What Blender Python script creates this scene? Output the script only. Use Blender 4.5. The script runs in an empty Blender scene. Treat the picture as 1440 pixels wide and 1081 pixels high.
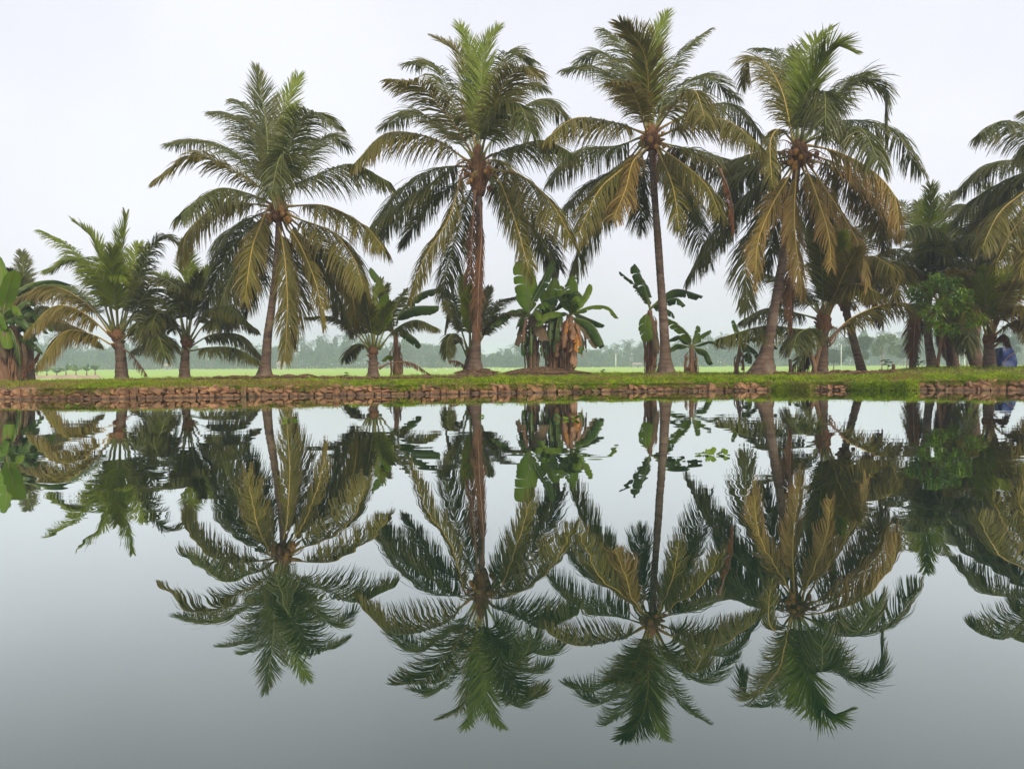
import bpy, bmesh, math, random
import numpy as np
from mathutils import Matrix, Vector, noise

random.seed(7)
RNG = np.random.default_rng(11)
R = math.radians
scene = bpy.context.scene
COL = scene.collection

# ------------------------------------------------------------------ camera
F = 1120.0                      # focal length in pixels of the 1440 px wide photograph
CAM_H = 0.663
PITCH, ROLL = math.atan(32.5 / F), R(-0.3)
cam = bpy.data.objects.new('camera', bpy.data.cameras.new('camera'))
COL.objects.link(cam)
CR = Matrix.Rotation(math.pi / 2 - PITCH, 3, 'X') @ Matrix.Rotation(ROLL, 3, 'Z')
cam.matrix_world = Matrix.Translation((0, 0, CAM_H)) @ CR.to_4x4()
cam.data.sensor_width = 36.0
cam.data.lens = F / 1440 * 36.0
cam.data.clip_start = 0.1
cam.data.clip_end = 5000
scene.camera = cam

# ------------------------------------------------------------------ world
SUN_EL, SUN_AZ = R(36), R(152)          # azimuth clockwise from +Y: behind the camera, a little to the right
world = bpy.data.worlds.new('World')
scene.world = world
world.use_nodes = True
wn, wl = world.node_tree.nodes, world.node_tree.links
bg = wn['Background']
sky = wn.new('ShaderNodeTexSky')
sky.sky_type = 'NISHITA'
sky.sun_disc = False
sky.sun_elevation = SUN_EL
sky.sun_rotation = SUN_AZ
sky.air_density = 1.0
sky.dust_density = 6.0
sky.ozone_density = 1.0
hsv = wn.new('ShaderNodeHueSaturation')
hsv.inputs['Saturation'].default_value = 0.36
wl.new(sky.outputs[0], hsv.inputs['Color'])
veil = wn.new('ShaderNodeMix')          # an even veil of thin high cloud over the clear sky
veil.data_type = 'RGBA'
veil.inputs[0].default_value = 0.62
veil.inputs[7].default_value = (8.1, 8.15, 8.75, 1)
wl.new(hsv.outputs[0], veil.inputs[6])
wtc = wn.new('ShaderNodeTexCoord'); wnz = wn.new('ShaderNodeTexNoise')
wnz.inputs['Scale'].default_value = 2.2; wnz.inputs['Detail'].default_value = 4
wl.new(wtc.outputs['Generated'], wnz.inputs['Vector'])
wmr = wn.new('ShaderNodeMapRange'); wmr.inputs[1].default_value = .3; wmr.inputs[2].default_value = .7
wmr.inputs[3].default_value = .56; wmr.inputs[4].default_value = .74
wl.new(wnz.outputs[0], wmr.inputs[0]); wl.new(wmr.outputs[0], veil.inputs[0])
wl.new(veil.outputs[2], bg.inputs['Color'])
bg.inputs['Strength'].default_value = 0.10

# ------------------------------------------------------------------ sun
sl = bpy.data.lights.new('sun', 'SUN')
sl.energy = 1.5
sl.angle = R(14)
sl.color = (1.0, 0.85, 0.66)
sun = bpy.data.objects.new('sun', sl)
COL.objects.link(sun)
sdir = Vector((math.sin(SUN_AZ) * math.cos(SUN_EL), math.cos(SUN_AZ) * math.cos(SUN_EL), math.sin(SUN_EL)))
sun.rotation_euler = sdir.to_track_quat('Z', 'Y').to_euler()

scene.view_settings.view_transform = 'Standard'
scene.view_settings.look = 'None'
scene.view_settings.exposure = 0.58
scene.view_settings.gamma = 1.0
scene.view_settings.use_curve_mapping = False
scene.render.engine = 'CYCLES'
scene.cycles.use_denoising = True
scene.cycles.max_bounces = 8
scene.cycles.transparent_max_bounces = 8
scene.cycles.volume_bounces = 1

# ------------------------------------------------------------------ helpers
def at(px, py, Y):
    """world point seen at photograph pixel (px, py) at depth Y"""
    d = CR @ Vector(((px - 720) / F, -(py - 540.5) / F, -1))
    s = Y / d.y
    return np.array((d.x * s, d.y * s, CAM_H + d.z * s))

def on_z(px, py, z=0.0):
    d = CR @ Vector(((px - 720) / F, -(py - 540.5) / F, -1))
    s = (z - CAM_H) / d.z
    return np.array((d.x * s, d.y * s, z))

def smooth(a, b, x):
    t = min(1, max(0, (x - a) / (b - a)))
    return t * t * (3 - 2 * t)

def mesh_np(name, verts, faces, tint=None, smooth_shade=True, mat_index=None):
    """verts (n,3), faces (m,k) with k = 3 or 4"""
    verts = np.asarray(verts, np.float32).reshape(-1, 3)
    faces = np.asarray(faces, np.int32)
    k = faces.shape[1]
    me = bpy.data.meshes.new(name)
    me.vertices.add(len(verts)); me.vertices.foreach_set('co', verts.ravel())
    me.loops.add(faces.size); me.loops.foreach_set('vertex_index', faces.ravel())
    me.polygons.add(len(faces))
    me.polygons.foreach_set('loop_start', np.arange(0, faces.size, k, dtype=np.int32))
    if smooth_shade:
        me.polygons.foreach_set('use_smooth', np.ones(len(faces), bool))
    if mat_index is not None:
        me.polygons.foreach_set('material_index', np.asarray(mat_index, np.int32))
    if tint is not None:
        a = me.color_attributes.new('tint', 'FLOAT_COLOR', 'POINT')
        t4 = np.ones((len(verts), 4), np.float32)
        t4[:, :3] = np.asarray(tint, np.float32).reshape(-1, 3)
        a.data.foreach_set('color', t4.ravel())
    me.update(calc_edges=True)
    return me

def obj(name, me, mats, parent=None, loc=None):
    o = bpy.data.objects.new(name, me)
    COL.objects.link(o)
    if mats is not None:
        for m in (mats if isinstance(mats, (list, tuple)) else [mats]):
            me.materials.append(m)
    if parent is not None:
        o.parent = parent
    if loc is not None:
        o.location = loc
    return o

def thing(name, label, cat, loc, group=None):
    o = bpy.data.objects.new(name, None)
    o.empty_display_size = 0.3
    COL.objects.link(o)
    o.location = loc
    return tag(o, label, cat, group)

def tag(o, label, cat, group=None):
    o['label'] = label; o['category'] = cat
    if group: o['group'] = group
    return o

def struct(o):
    o['kind'] = 'structure'; return o

def curve(pts, n):
    """Catmull-Rom through pts, resampled evenly to n points"""
    P = np.asarray(pts, float)
    if len(P) == 2:
        return P[0] + (P[1] - P[0]) * np.linspace(0, 1, n)[:, None]
    Q = np.vstack([2 * P[0] - P[1], P, 2 * P[-1] - P[-2]])
    out = []
    for i in range(1, len(Q) - 2):
        t = np.linspace(0, 1, 16, endpoint=False)[:, None]
        a, b, c, d = Q[i - 1], Q[i], Q[i + 1], Q[i + 2]
        out.append(0.5 * (2 * b + (c - a) * t + (2 * a - 5 * b + 4 * c - d) * t ** 2 + (3 * b - a - 3 * c + d) * t ** 3))
    out.append(P[-1:])
    C = np.vstack(out)
    s = np.concatenate([[0], np.cumsum(np.linalg.norm(np.diff(C, axis=0), axis=1))])
    u = np.linspace(0, s[-1], n)
    return np.stack([np.interp(u, s, C[:, k]) for k in range(3)], 1)

def arclen(P):
    return np.linalg.norm(np.diff(np.asarray(P), axis=0), axis=1).sum()

def unit(v):
    return v / np.maximum(np.linalg.norm(v, axis=-1, keepdims=True), 1e-9)

def tube(P, rad, sides=8, cap=True, wob=None):
    """verts, quads of a tube along P with radii rad"""
    P = np.asarray(P, float); n = len(P)
    rad = np.broadcast_to(np.asarray(rad, float), (n,))
    T = unit(np.gradient(P, axis=0))
    ref = np.array((1.0, 0.13, 0.07)) if abs(T[:, 0]).mean() < 0.8 else np.array((0.0, 0.2, 1.0))
    A = unit(np.cross(T, ref)); B = np.cross(T, A)
    th = np.linspace(0, 2 * math.pi, sides, endpoint=False)
    r = rad[:, None] * np.ones((1, sides))
    if wob is not None: r = r * wob
    V = P[:, None] + r[..., None] * (A[:, None] * np.cos(th)[None, :, None] + B[:, None] * np.sin(th)[None, :, None])
    i, j = np.meshgrid(np.arange(n - 1), np.arange(sides), indexing='ij')
    a = i * sides + j; b = i * sides + (j + 1) % sides
    Fq = np.stack([a, b, b + sides, a + sides], -1).reshape(-1, 4)
    V = V.reshape(-1, 3)
    if cap:
        V = np.vstack([V, P[0], P[-1]])
        c0, c1 = n * sides, n * sides + 1
        j = np.arange(sides); k = (j + 1) % sides
        f0 = np.stack([k, j, np.full(sides, c0), np.full(sides, c0)], 1)[:, :3]
        f1 = np.stack([(n - 1) * sides + j, (n - 1) * sides + k, np.full(sides, c1)], 1)
        tri = np.vstack([f0, f1])
        # keep quads only: split caps as degenerate-free quads is not possible, so turn everything into triangles
        Ft = np.vstack([Fq[:, [0, 1, 2]], Fq[:, [0, 2, 3]], tri])
        return V, Ft
    return V, np.vstack([Fq[:, [0, 1, 2]], Fq[:, [0, 2, 3]]])

def join(parts):
    V, Fc, o = [], [], 0
    for v, f in parts:
        V.append(v); Fc.append(f + o); o += len(v)
    return np.vstack(V), np.vstack(Fc)

# ------------------------------------------------------------------ materials
def mat(name):
    m = bpy.data.materials.new(name); m.use_nodes = True
    nt = m.node_tree
    return m, nt.nodes, nt.links, nt.nodes['Principled BSDF']

def N(nodes, typ, **kw):
    n = nodes.new(typ)
    for k, v in kw.items(): setattr(n, k, v)
    return n

def mixc(nodes, links, fac, a, b, blend='MIX'):
    n = nodes.new('ShaderNodeMix'); n.data_type = 'RGBA'; n.blend_type = blend
    for sock, v in ((0, fac), (6, a), (7, b)):
        if isinstance(v, bpy.types.NodeSocket): links.new(v, n.inputs[sock])
        elif sock == 0: n.inputs[0].default_value = v
        else: n.inputs[sock].default_value = (*v, 1)
    return n.outputs[2]

def ramp(nodes, links, fac, lo, hi):
    n = nodes.new('ShaderNodeMapRange'); n.clamp = True
    n.inputs[1].default_value = lo; n.inputs[2].default_value = hi
    links.new(fac, n.inputs[0])
    return n.outputs[0]

def noise_tex(nodes, links, scale, detail=3, vec=None, rough=0.5, dist=0.0):
    n = nodes.new('ShaderNodeTexNoise')
    n.inputs['Scale'].default_value = scale; n.inputs['Detail'].default_value = detail
    n.inputs['Roughness'].default_value = rough; n.inputs['Distortion'].default_value = dist
    if vec is not None: links.new(vec, n.inputs['Vector'])
    return n.outputs[0]

def leaf_mat(name, c1, c2, tip, tipamt=0.5, trans=0.3, rough=0.42, spec=0.45):
    """tint attribute: r = random per leaflet, g = position along leaflet, b = position along frond"""
    m, n, l, p = mat(name)
    a = N(n, 'ShaderNodeAttribute', attribute_name='tint')
    s = N(n, 'ShaderNodeSeparateColor'); l.new(a.outputs['Color'], s.inputs[0])
    tc = N(n, 'ShaderNodeTexCoord')
    nz = noise_tex(n, l, 1.6, 3, tc.outputs['Object'])
    base = mixc(n, l, s.outputs[0], c1, c2)
    base2 = mixc(n, l, ramp(n, l, nz, 0.38, 0.68), base, c2)
    pw = N(n, 'ShaderNodeMath', operation='POWER'); l.new(s.outputs[1], pw.inputs[0]); pw.inputs[1].default_value = 2.5
    ml = N(n, 'ShaderNodeMath', operation='MULTIPLY'); l.new(pw.outputs[0], ml.inputs[0]); ml.inputs[1].default_value = tipamt
    col = mixc(n, l, ml.outputs[0], base2, tip)
    l.new(col, p.inputs['Base Color'])
    p.inputs['Roughness'].default_value = rough
    p.inputs['Specular IOR Level'].default_value = spec
    tr = N(n, 'ShaderNodeBsdfTranslucent'); l.new(col, tr.inputs[0])
    mx = N(n, 'ShaderNodeMixShader'); mx.inputs[0].default_value = trans
    l.new(p.outputs[0], mx.inputs[1]); l.new(tr.outputs[0], mx.inputs[2])
    l.new(mx.outputs[0], n['Material Output'].inputs[0])
    return m

LEAF = {
    'g': leaf_mat('frond dark green', (0.052, 0.078, 0.011), (0.125, 0.136, 0.022), (0.20, 0.165, 0.04), 0.5, 0.45, 0.42, 0.4),
    'G': leaf_mat('frond fresh green', (0.115, 0.185, 0.009), (0.23, 0.285, 0.022), (0.22, 0.21, 0.035), 0.45, 0.42, 0.42, 0.32),
    'o': leaf_mat('frond olive', (0.105, 0.112, 0.016), (0.19, 0.17, 0.030), (0.25, 0.18, 0.05), 0.6, 0.42, 0.45, 0.3),
    'w': leaf_mat('frond straw green', (0.120, 0.118, 0.016), (0.205, 0.17, 0.030), (0.26, 0.17, 0.05), 0.6, 0.34, 0.45, 0.3),
    'y': leaf_mat('frond yellowing', (0.14, 0.118, 0.018), (0.26, 0.18, 0.042), (0.31, 0.17, 0.06), 0.7, 0.34, 0.5, 0.25),
    'n': leaf_mat('frond dead brown', (0.065, 0.032, 0.015), (0.14, 0.07, 0.032), (0.18, 0.10, 0.05), 0.5, 0.18, 0.7, 0.15),
    'r': leaf_mat('dead rust brown', (0.20, 0.068, 0.028), (0.30, 0.12, 0.05), (0.27, 0.14, 0.07), 0.5, 0.2, 0.7, 0.15),
}
BLEAF = {
    'G': leaf_mat('banana leaf fresh', (0.085, 0.18, 0.008), (0.16, 0.25, 0.012), (0.18, 0.19, 0.02), 0.25, 0.45, 0.42, 0.32),
    'g': leaf_mat('banana leaf dark', (0.028, 0.075, 0.007), (0.06, 0.115, 0.012), (0.10, 0.10, 0.02), 0.3, 0.32, 0.38, 0.4),
    'n': leaf_mat('banana leaf drying', (0.10, 0.085, 0.045), (0.16, 0.11, 0.06), (0.16, 0.09, 0.05), 0.5, 0.2, 0.6, 0.2),
    'd': leaf_mat('banana leaf dry', (0.20, 0.105, 0.055), (0.34, 0.20, 0.11), (0.16, 0.075, 0.04), 0.6, 0.2, 0.75, 0.1),
    'a': leaf_mat('banana leaf amber', (0.36, 0.14, 0.022), (0.52, 0.22, 0.03), (0.25, 0.11, 0.04), 0.5, 0.3, 0.55, 0.25),
}

def plain_mat(name, c1, c2, scale=6.0, rough=0.8, bump=0.0, spec=0.3, stretch=None, rnd=0.0):
    m, n, l, p = mat(name)
    tc = N(n, 'ShaderNodeTexCoord')
    v = tc.outputs['Object']
    if stretch:
        mp = N(n, 'ShaderNodeMapping'); mp.inputs['Scale'].default_value = stretch
        l.new(v, mp.inputs[0]); v = mp.outputs[0]
    nz = noise_tex(n, l, scale, 5, v, 0.6)
    c = mixc(n, l, ramp(n, l, nz, 0.32, 0.68), c1, c2)
    if rnd:
        oi = N(n, 'ShaderNodeObjectInfo')
        hv = N(n, 'ShaderNodeHueSaturation')
        mr = N(n, 'ShaderNodeMapRange'); mr.inputs[3].default_value = 1 - rnd; mr.inputs[4].default_value = 1 + rnd
        l.new(oi.outputs['Random'], mr.inputs[0]); l.new(mr.outputs[0], hv.inputs['Value'])
        l.new(c, hv.inputs['Color']); c = hv.outputs[0]
    l.new(c, p.inputs['Base Color'])
    p.inputs['Roughness'].default_value = rough
    p.inputs['Specular IOR Level'].default_value = spec
    if bump:
        b = N(n, 'ShaderNodeBump'); b.inputs['Distance'].default_value = bump; b.inputs['Strength'].default_value = 0.8
        l.new(nz, b.inputs['Height']); l.new(b.outputs[0], p.inputs['Normal'])
    return m

M = {}
M['rib_g'] = plain_mat('midrib green', (0.13, 0.16, 0.04), (0.20, 0.20, 0.06), 2, 0.4)
M['rib_y'] = plain_mat('midrib yellow', (0.34, 0.24, 0.05), (0.42, 0.30, 0.08), 2, 0.4)
M['rib_n'] = plain_mat('midrib brown', (0.16, 0.085, 0.05), (0.24, 0.14, 0.08), 2, 0.6)
RIB = {'g': M['rib_g'], 'G': M['rib_g'], 'o': M['rib_y'], 'y': M['rib_y'], 'w': M['rib_y'], 'n': M['rib_n'], 'r': M['rib_n']}
M['sheath'] = plain_mat('leaf sheath fibre', (0.085, 0.04, 0.02), (0.23, 0.12, 0.055), 16, 0.9, 0.05, 0.2, (1, 1, 0.3))
M['spathe'] = plain_mat('spathe', (0.24, 0.10, 0.05), (0.36, 0.17, 0.09), 6, 0.6)
M['coco_a'] = plain_mat('coconut amber', (0.30, 0.14, 0.03), (0.40, 0.21, 0.04), 3, 0.45, 0, 0.4, None, 0.25)
M['coco_g'] = plain_mat('coconut green', (0.16, 0.17, 0.035), (0.28, 0.22, 0.05), 3, 0.45, 0, 0.4, None, 0.25)
M['coco_n'] = plain_mat('coconut brown', (0.16, 0.08, 0.035), (0.24, 0.13, 0.06), 5, 0.7, 0, 0.2, None, 0.25)
M['stalk'] = plain_mat('flower stalk', (0.22, 0.11, 0.05), (0.32, 0.18, 0.08), 6, 0.7)
M['bstem'] = plain_mat('banana stem', (0.10, 0.055, 0.03), (0.27, 0.16, 0.09), 9, 0.85, 0.03, 0.2, (3, 3, 0.3))
M['wood'] = plain_mat('old wood', (0.14, 0.08, 0.045), (0.26, 0.16, 0.09), 8, 0.85, 0.01, 0.2, (4, 4, 0.6))
M['litter'] = plain_mat('litter', (0.07, 0.042, 0.024), (0.20, 0.125, 0.07), 12, 0.9, 0.0, 0.1)
M['white'] = plain_mat('white paint', (0.70, 0.70, 0.68), (0.80, 0.80, 0.78), 4, 0.7)
M['rooftile'] = plain_mat('roof tile', (0.30, 0.20, 0.16), (0.38, 0.26, 0.21), 4, 0.8)
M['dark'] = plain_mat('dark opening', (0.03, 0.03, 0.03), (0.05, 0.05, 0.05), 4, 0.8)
M['tarp'] = plain_mat('blue tarp', (0.006, 0.022, 0.10), (0.01, 0.035, 0.15), 5, 0.45, 0.03, 0.4)
M['egret'] = plain_mat('egret feathers', (0.78, 0.78, 0.76), (0.82, 0.82, 0.8), 4, 0.8)
M['beak'] = plain_mat('egret beak', (0.5, 0.3, 0.04), (0.55, 0.34, 0.05), 4, 0.5)

def trunk_mat():
    m, n, l, p = mat('palm bark')
    tc = N(n, 'ShaderNodeTexCoord')
    mp = N(n, 'ShaderNodeMapping'); mp.inputs['Scale'].default_value = (2.2, 2.2, 11)
    l.new(tc.outputs['Object'], mp.inputs[0])
    rings = noise_tex(n, l, 1.0, 4, mp.outputs[0], 0.65)
    blot = noise_tex(n, l, 1.7, 4, tc.outputs['Object'], 0.6)
    fine = noise_tex(n, l, 26, 3, tc.outputs['Object'], 0.6)
    c = mixc(n, l, ramp(n, l, rings, 0.35, 0.65), (0.062, 0.039, 0.026), (0.175, 0.118, 0.078))
    c = mixc(n, l, ramp(n, l, blot, 0.5, 0.75), c, (0.22, 0.17, 0.125))
    c = mixc(n, l, ramp(n, l, fine, 0.55, 0.8), c, (0.045, 0.03, 0.022))
    l.new(c, p.inputs['Base Color']); p.inputs['Roughness'].default_value = 0.85
    p.inputs['Specular IOR Level'].default_value = 0.25
    b = N(n, 'ShaderNodeBump'); b.inputs['Distance'].default_value = 0.02
    l.new(rings, b.inputs['Height']); l.new(b.outputs[0], p.inputs['Normal'])
    return m
M['bark'] = trunk_mat()

def stone_mat():
    m, n, l, p = mat('laterite stone')
    tc = N(n, 'ShaderNodeTexCoord'); oi = N(n, 'ShaderNodeObjectInfo'); ge = N(n, 'ShaderNodeNewGeometry')
    nz = noise_tex(n, l, 9, 5, ge.outputs['Position'], 0.65)
    c = mixc(n, l, ramp(n, l, nz, 0.3, 0.7), (0.13, 0.062, 0.028), (0.31, 0.17, 0.08))
    tone = mixc(n, l, oi.outputs['Random'], (0.62, 0.60, 0.58), (1.25, 1.22, 1.2))
    c = mixc(n, l, 1.0, c, tone, 'MULTIPLY')
    damp = N(n, 'ShaderNodeSeparateXYZ'); l.new(ge.outputs['Position'], damp.inputs[0])
    nz2 = noise_tex(n, l, 3.2, 3, ge.outputs['Position'], 0.6)
    c = mixc(n, l, ramp(n, l, nz2, 0.58, 0.72), c, (0.07, 0.075, 0.025))     # moss stains
    wet = ramp(n, l, damp.outputs[2], 0.05, 0.0)
    wc = mixc(n, l, wet, c, (0.06, 0.038, 0.025))                             # water-stained foot
    l.new(wc, p.inputs['Base Color']); p.inputs['Roughness'].default_value = 0.85
    b = N(n, 'ShaderNodeBump'); b.inputs['Distance'].default_value = 0.012
    l.new(nz, b.inputs['Height']); l.new(b.outputs[0], p.inputs['Normal'])
    return m
M['stone'] = stone_mat()

def bank_mat():
    m, n, l, p = mat('bank earth')
    ge = N(n, 'ShaderNodeNewGeometry')
    a = noise_tex(n, l, 0.9, 4, ge.outputs['Position'], 0.6)
    b_ = noise_tex(n, l, 14, 4, ge.outputs['Position'], 0.6)
    earth = mixc(n, l, ramp(n, l, b_, 0.3, 0.7), (0.095, 0.055, 0.032), (0.20, 0.13, 0.075))
    green = mixc(n, l, ramp(n, l, b_, 0.3, 0.7), (0.06, 0.10, 0.006), (0.14, 0.17, 0.016))
    c = mixc(n, l, ramp(n, l, a, 0.33, 0.47), green, earth)
    l.new(c, p.inputs['Base Color']); p.inputs['Roughness'].default_value = 0.95
    p.inputs['Specular IOR Level'].default_value = 0.1
    b = N(n, 'ShaderNodeBump'); b.inputs['Distance'].default_value = 0.03
    l.new(b_, b.inputs['Height']); l.new(b.outputs[0], p.inputs['Normal'])
    return m
M['bank'] = bank_mat()

def field_mat():
    m, n, l, p = mat('young rice')
    ge = N(n, 'ShaderNodeNewGeometry')
    mp = N(n, 'ShaderNodeMapping'); mp.inputs['Scale'].default_value = (0.02, 0.09, 1)
    l.new(ge.outputs['Position'], mp.inputs[0])
    a = noise_tex(n, l, 1.0, 5, mp.outputs[0], 0.6)
    c = mixc(n, l, ramp(n, l, a, 0.35, 0.65), (0.26, 0.42, 0.045), (0.38, 0.50, 0.085))
    l.new(c, p.inputs['Base Color']); p.inputs['Roughness'].default_value = 0.9
    p.inputs['Specular IOR Level'].default_value = 0.1
    return m
M['field'] = field_mat()
M['mud'] = plain_mat('dry mud', (0.30, 0.19, 0.14), (0.42, 0.28, 0.21), 0.5, 0.95)

def water_mat():
    m, n, l, p = mat('pond water')
    ge = N(n, 'ShaderNodeNewGeometry')
    p.inputs['Base Color'].default_value = (0.005, 0.020, 0.011, 1)
    p.inputs['Roughness'].default_value = 0.6
    p.inputs['Specular IOR Level'].default_value = 0.0
    gl = N(n, 'ShaderNodeBsdfGlossy'); gl.inputs['Roughness'].default_value = 0.0; gl.inputs['Color'].default_value = (0.955, 1.0, 0.975, 1)
    lw = N(n, 'ShaderNodeLayerWeight'); lw.inputs['Blend'].default_value = 0.5
    cr = N(n, 'ShaderNodeFloatCurve')                 # hand-set reflectance against grazing angle, above real water's, to brighten the mirrored sky
    c = cr.mapping.curves[0]
    pts = [(0, .03), (.35, .09), (.5, .18), (.57, .25), (.67, .41), (.765, .62), (.875, .85), (1, 1)]
    for k, q in enumerate(pts):
        if k == 0: c.points[0].location = q
        elif k == len(pts) - 1: c.points[1 if len(c.points) == 2 else len(c.points) - 1].location = q
        else: c.points.new(*q)
    cr.mapping.update()
    l.new(lw.outputs['Facing'], cr.inputs['Value'])
    mxw = N(n, 'ShaderNodeMixShader'); l.new(cr.outputs[0], mxw.inputs[0]); l.new(p.outputs[0], mxw.inputs[1]); l.new(gl.outputs[0], mxw.inputs[2])
    l.new(mxw.outputs[0], n['Material Output'].inputs[0])
    mp = N(n, 'ShaderNodeMapping'); mp.inputs['Scale'].default_value = (0.9, 1.6, 1)
    l.new(ge.outputs['Position'], mp.inputs[0])
    w1 = noise_tex(n, l, 1.3, 2, mp.outputs[0], 0.5)
    b = N(n, 'ShaderNodeBump'); b.inputs['Strength'].default_value = 1.0; b.inputs['Distance'].default_value = 0.0013
    l.new(w1, b.inputs['Height'])
    l.new(b.outputs[0], gl.inputs['Normal'])
    return m
M['water'] = water_mat()

# ------------------------------------------------------------------ the setting: water, bank, field
WL_PX = [(-300, 565), (0, 561), (180, 560.5), (360, 557.5), (540, 555.5), (720, 552.5), (900, 550.3), (1080, 549), (1260, 548.5), (1440, 549), (1700, 550)]
WL = np.array([on_z(*p)[:2] for p in WL_PX])
def yw(x):
    if x < WL[0, 0]: return float(WL[0, 1] + (x - WL[0, 0]) * (WL[1, 1] - WL[0, 1]) / (WL[1, 0] - WL[0, 0]))
    if x > WL[-1, 0]: return float(WL[-1, 1])
    return float(np.interp(x, WL[:, 0], WL[:, 1]))
def px_of(x, y):                        # photograph column of a ground point (level approximation)
    return 720 + F * x / y
BACK = [(-400, .12), (0, .12), (100, .12), (400, .17), (600, .17), (850, .19), (1000, .18), (1060, .16), (1200, .17), (1250, .26), (1300, .36), (1440, .37), (1900, .37)]
BX, BZ = zip(*BACK)
LIP = [(-400, .17), (0, .175), (360, .19), (720, .165), (900, .15), (1080, .16), (1200, .17), (1350, .19), (1900, .2)]
LX, LZ = zip(*LIP)
MOUNDS = []                              # (x, y, radius, height)
def gz(x, y):
    v = y - yw(x)
    px = px_of(x, y)
    lip, back = float(np.interp(px, LX, LZ)), float(np.interp(px, BX, BZ))
    z = lip + (back - lip) * smooth(0.3, 10.5, v) + 0.04 * smooth(0.1, 1.2, v) * (1 - smooth(8, 11, v))
    z += (noise.noise((x * 0.55, y * 0.55, 3.1)) * 0.035 + noise.noise((x * 1.9, y * 1.9, 1.7)) * 0.026) * smooth(0, 0.6, v)
    z -= smooth(12.2, 20, v) * 2.4
    for mx, my, mr, mh in MOUNDS:
        d = math.hypot(x - mx, y - my) / mr
        if d < 1: z += mh * (1 - d * d) ** 1.5
    return z
def gpt(px, Y):
    x = at(px, 527, Y)[0]
    return np.array((x, Y, gz(x, Y)))

PB = {}                                  # palm base points (x, y), with little root mounds
for key, px, Y in (('p1', 372, 24.8), ('p2', 668, 24.2), ('p3', 936, 24.0), ('p4', 1074, 23.4)):
    x = at(px, 527, Y)[0]; PB[key] = (x, Y); MOUNDS.append((x, Y, 0.95, 0.10 if key != 'p2' else 0.16))
x = at(763, 522, 24.6)[0]; MOUNDS.append((x, 24.6, 1.75, 0.16))

def build_bank():
    xs = np.concatenate([np.linspace(-60, -20, 40, endpoint=False), np.linspace(-20, 20, 300, endpoint=False), np.linspace(20, 60, 41)])
    vs = np.concatenate([[0.0, 0.0], np.linspace(0.03, 2.0, 22), np.linspace(2.2, 13, 46), np.linspace(13.5, 24, 16)])
    V = []
    for x in xs:
        y0 = yw(x) + 0.09
        for k, v in enumerate(vs):
            if k == 0: V.append((x, y0 + 0.02, -0.8)); continue
            y = y0 + v
            z = gz(x, y)
            if k == 1: z -= 0.05; y -= 0.0
            V.append((x, y, z))
    n, mth = len(xs), len(vs)
    i, j = np.meshgrid(np.arange(n - 1), np.arange(mth - 1), indexing='ij')
    a = (i * mth + j).ravel()
    f = np.stack([a, a + mth, a + mth + 1, a + 1], 1)
    return struct(obj('bank', mesh_np('bank', V, f), M['bank']))
bank = build_bank()

def sheet(name, x0, x1, y0, y1, z, m, nx=2, ny=2):
    xs, ys = np.linspace(x0, x1, nx), np.linspace(y0, y1, ny)
    V = [(a, b, z) for a in xs for b in ys]
    i, j = np.meshgrid(np.arange(nx - 1), np.arange(ny - 1), indexing='ij')
    a = (i * ny + j).ravel()
    return struct(obj(name, mesh_np(name, V, np.stack([a, a + ny, a + ny + 1, a + 1], 1)), m))
FIELD_Z = -2.0
sheet('pond_water', -60, 60, -40, 20.0, 0.0, M['water'])
sheet('rice_field', -700, 700, 34, 900, FIELD_Z, M['field'], 8, 8)

# ------------------------------------------------------------------ stone walls: every stone its own piece
def stone_meshes(k):
    out = []
    for s in range(k):
        bm = bmesh.new()
        bmesh.ops.create_cube(bm, size=1.0)
        bmesh.ops.subdivide_edges(bm, edges=bm.edges[:], cuts=1, use_grid_fill=True)
        off = Vector((s * 7.3, s * 3.1, s * 1.7))
        for v in bm.verts:
            c = v.co.copy()
            sp = c.normalized() * 0.62
            c = c.lerp(sp, 0.34)
            c += Vector((noise.noise(c * 2 + off), noise.noise(c * 2 + off + Vector((9, 0, 0))), noise.noise(c * 2 + off + Vector((0, 9, 0))))) * 0.30
            v.co = c
        me = bpy.data.meshes.new('stone'); bm.to_mesh(me); bm.free()
        me.materials.append(M['stone'])
        out.append(me)
    return out
STONES = stone_meshes(14)
def wall_x(px): return float(np.interp(px, [p[0] for p in WL_PX], WL[:, 0]))
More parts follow.
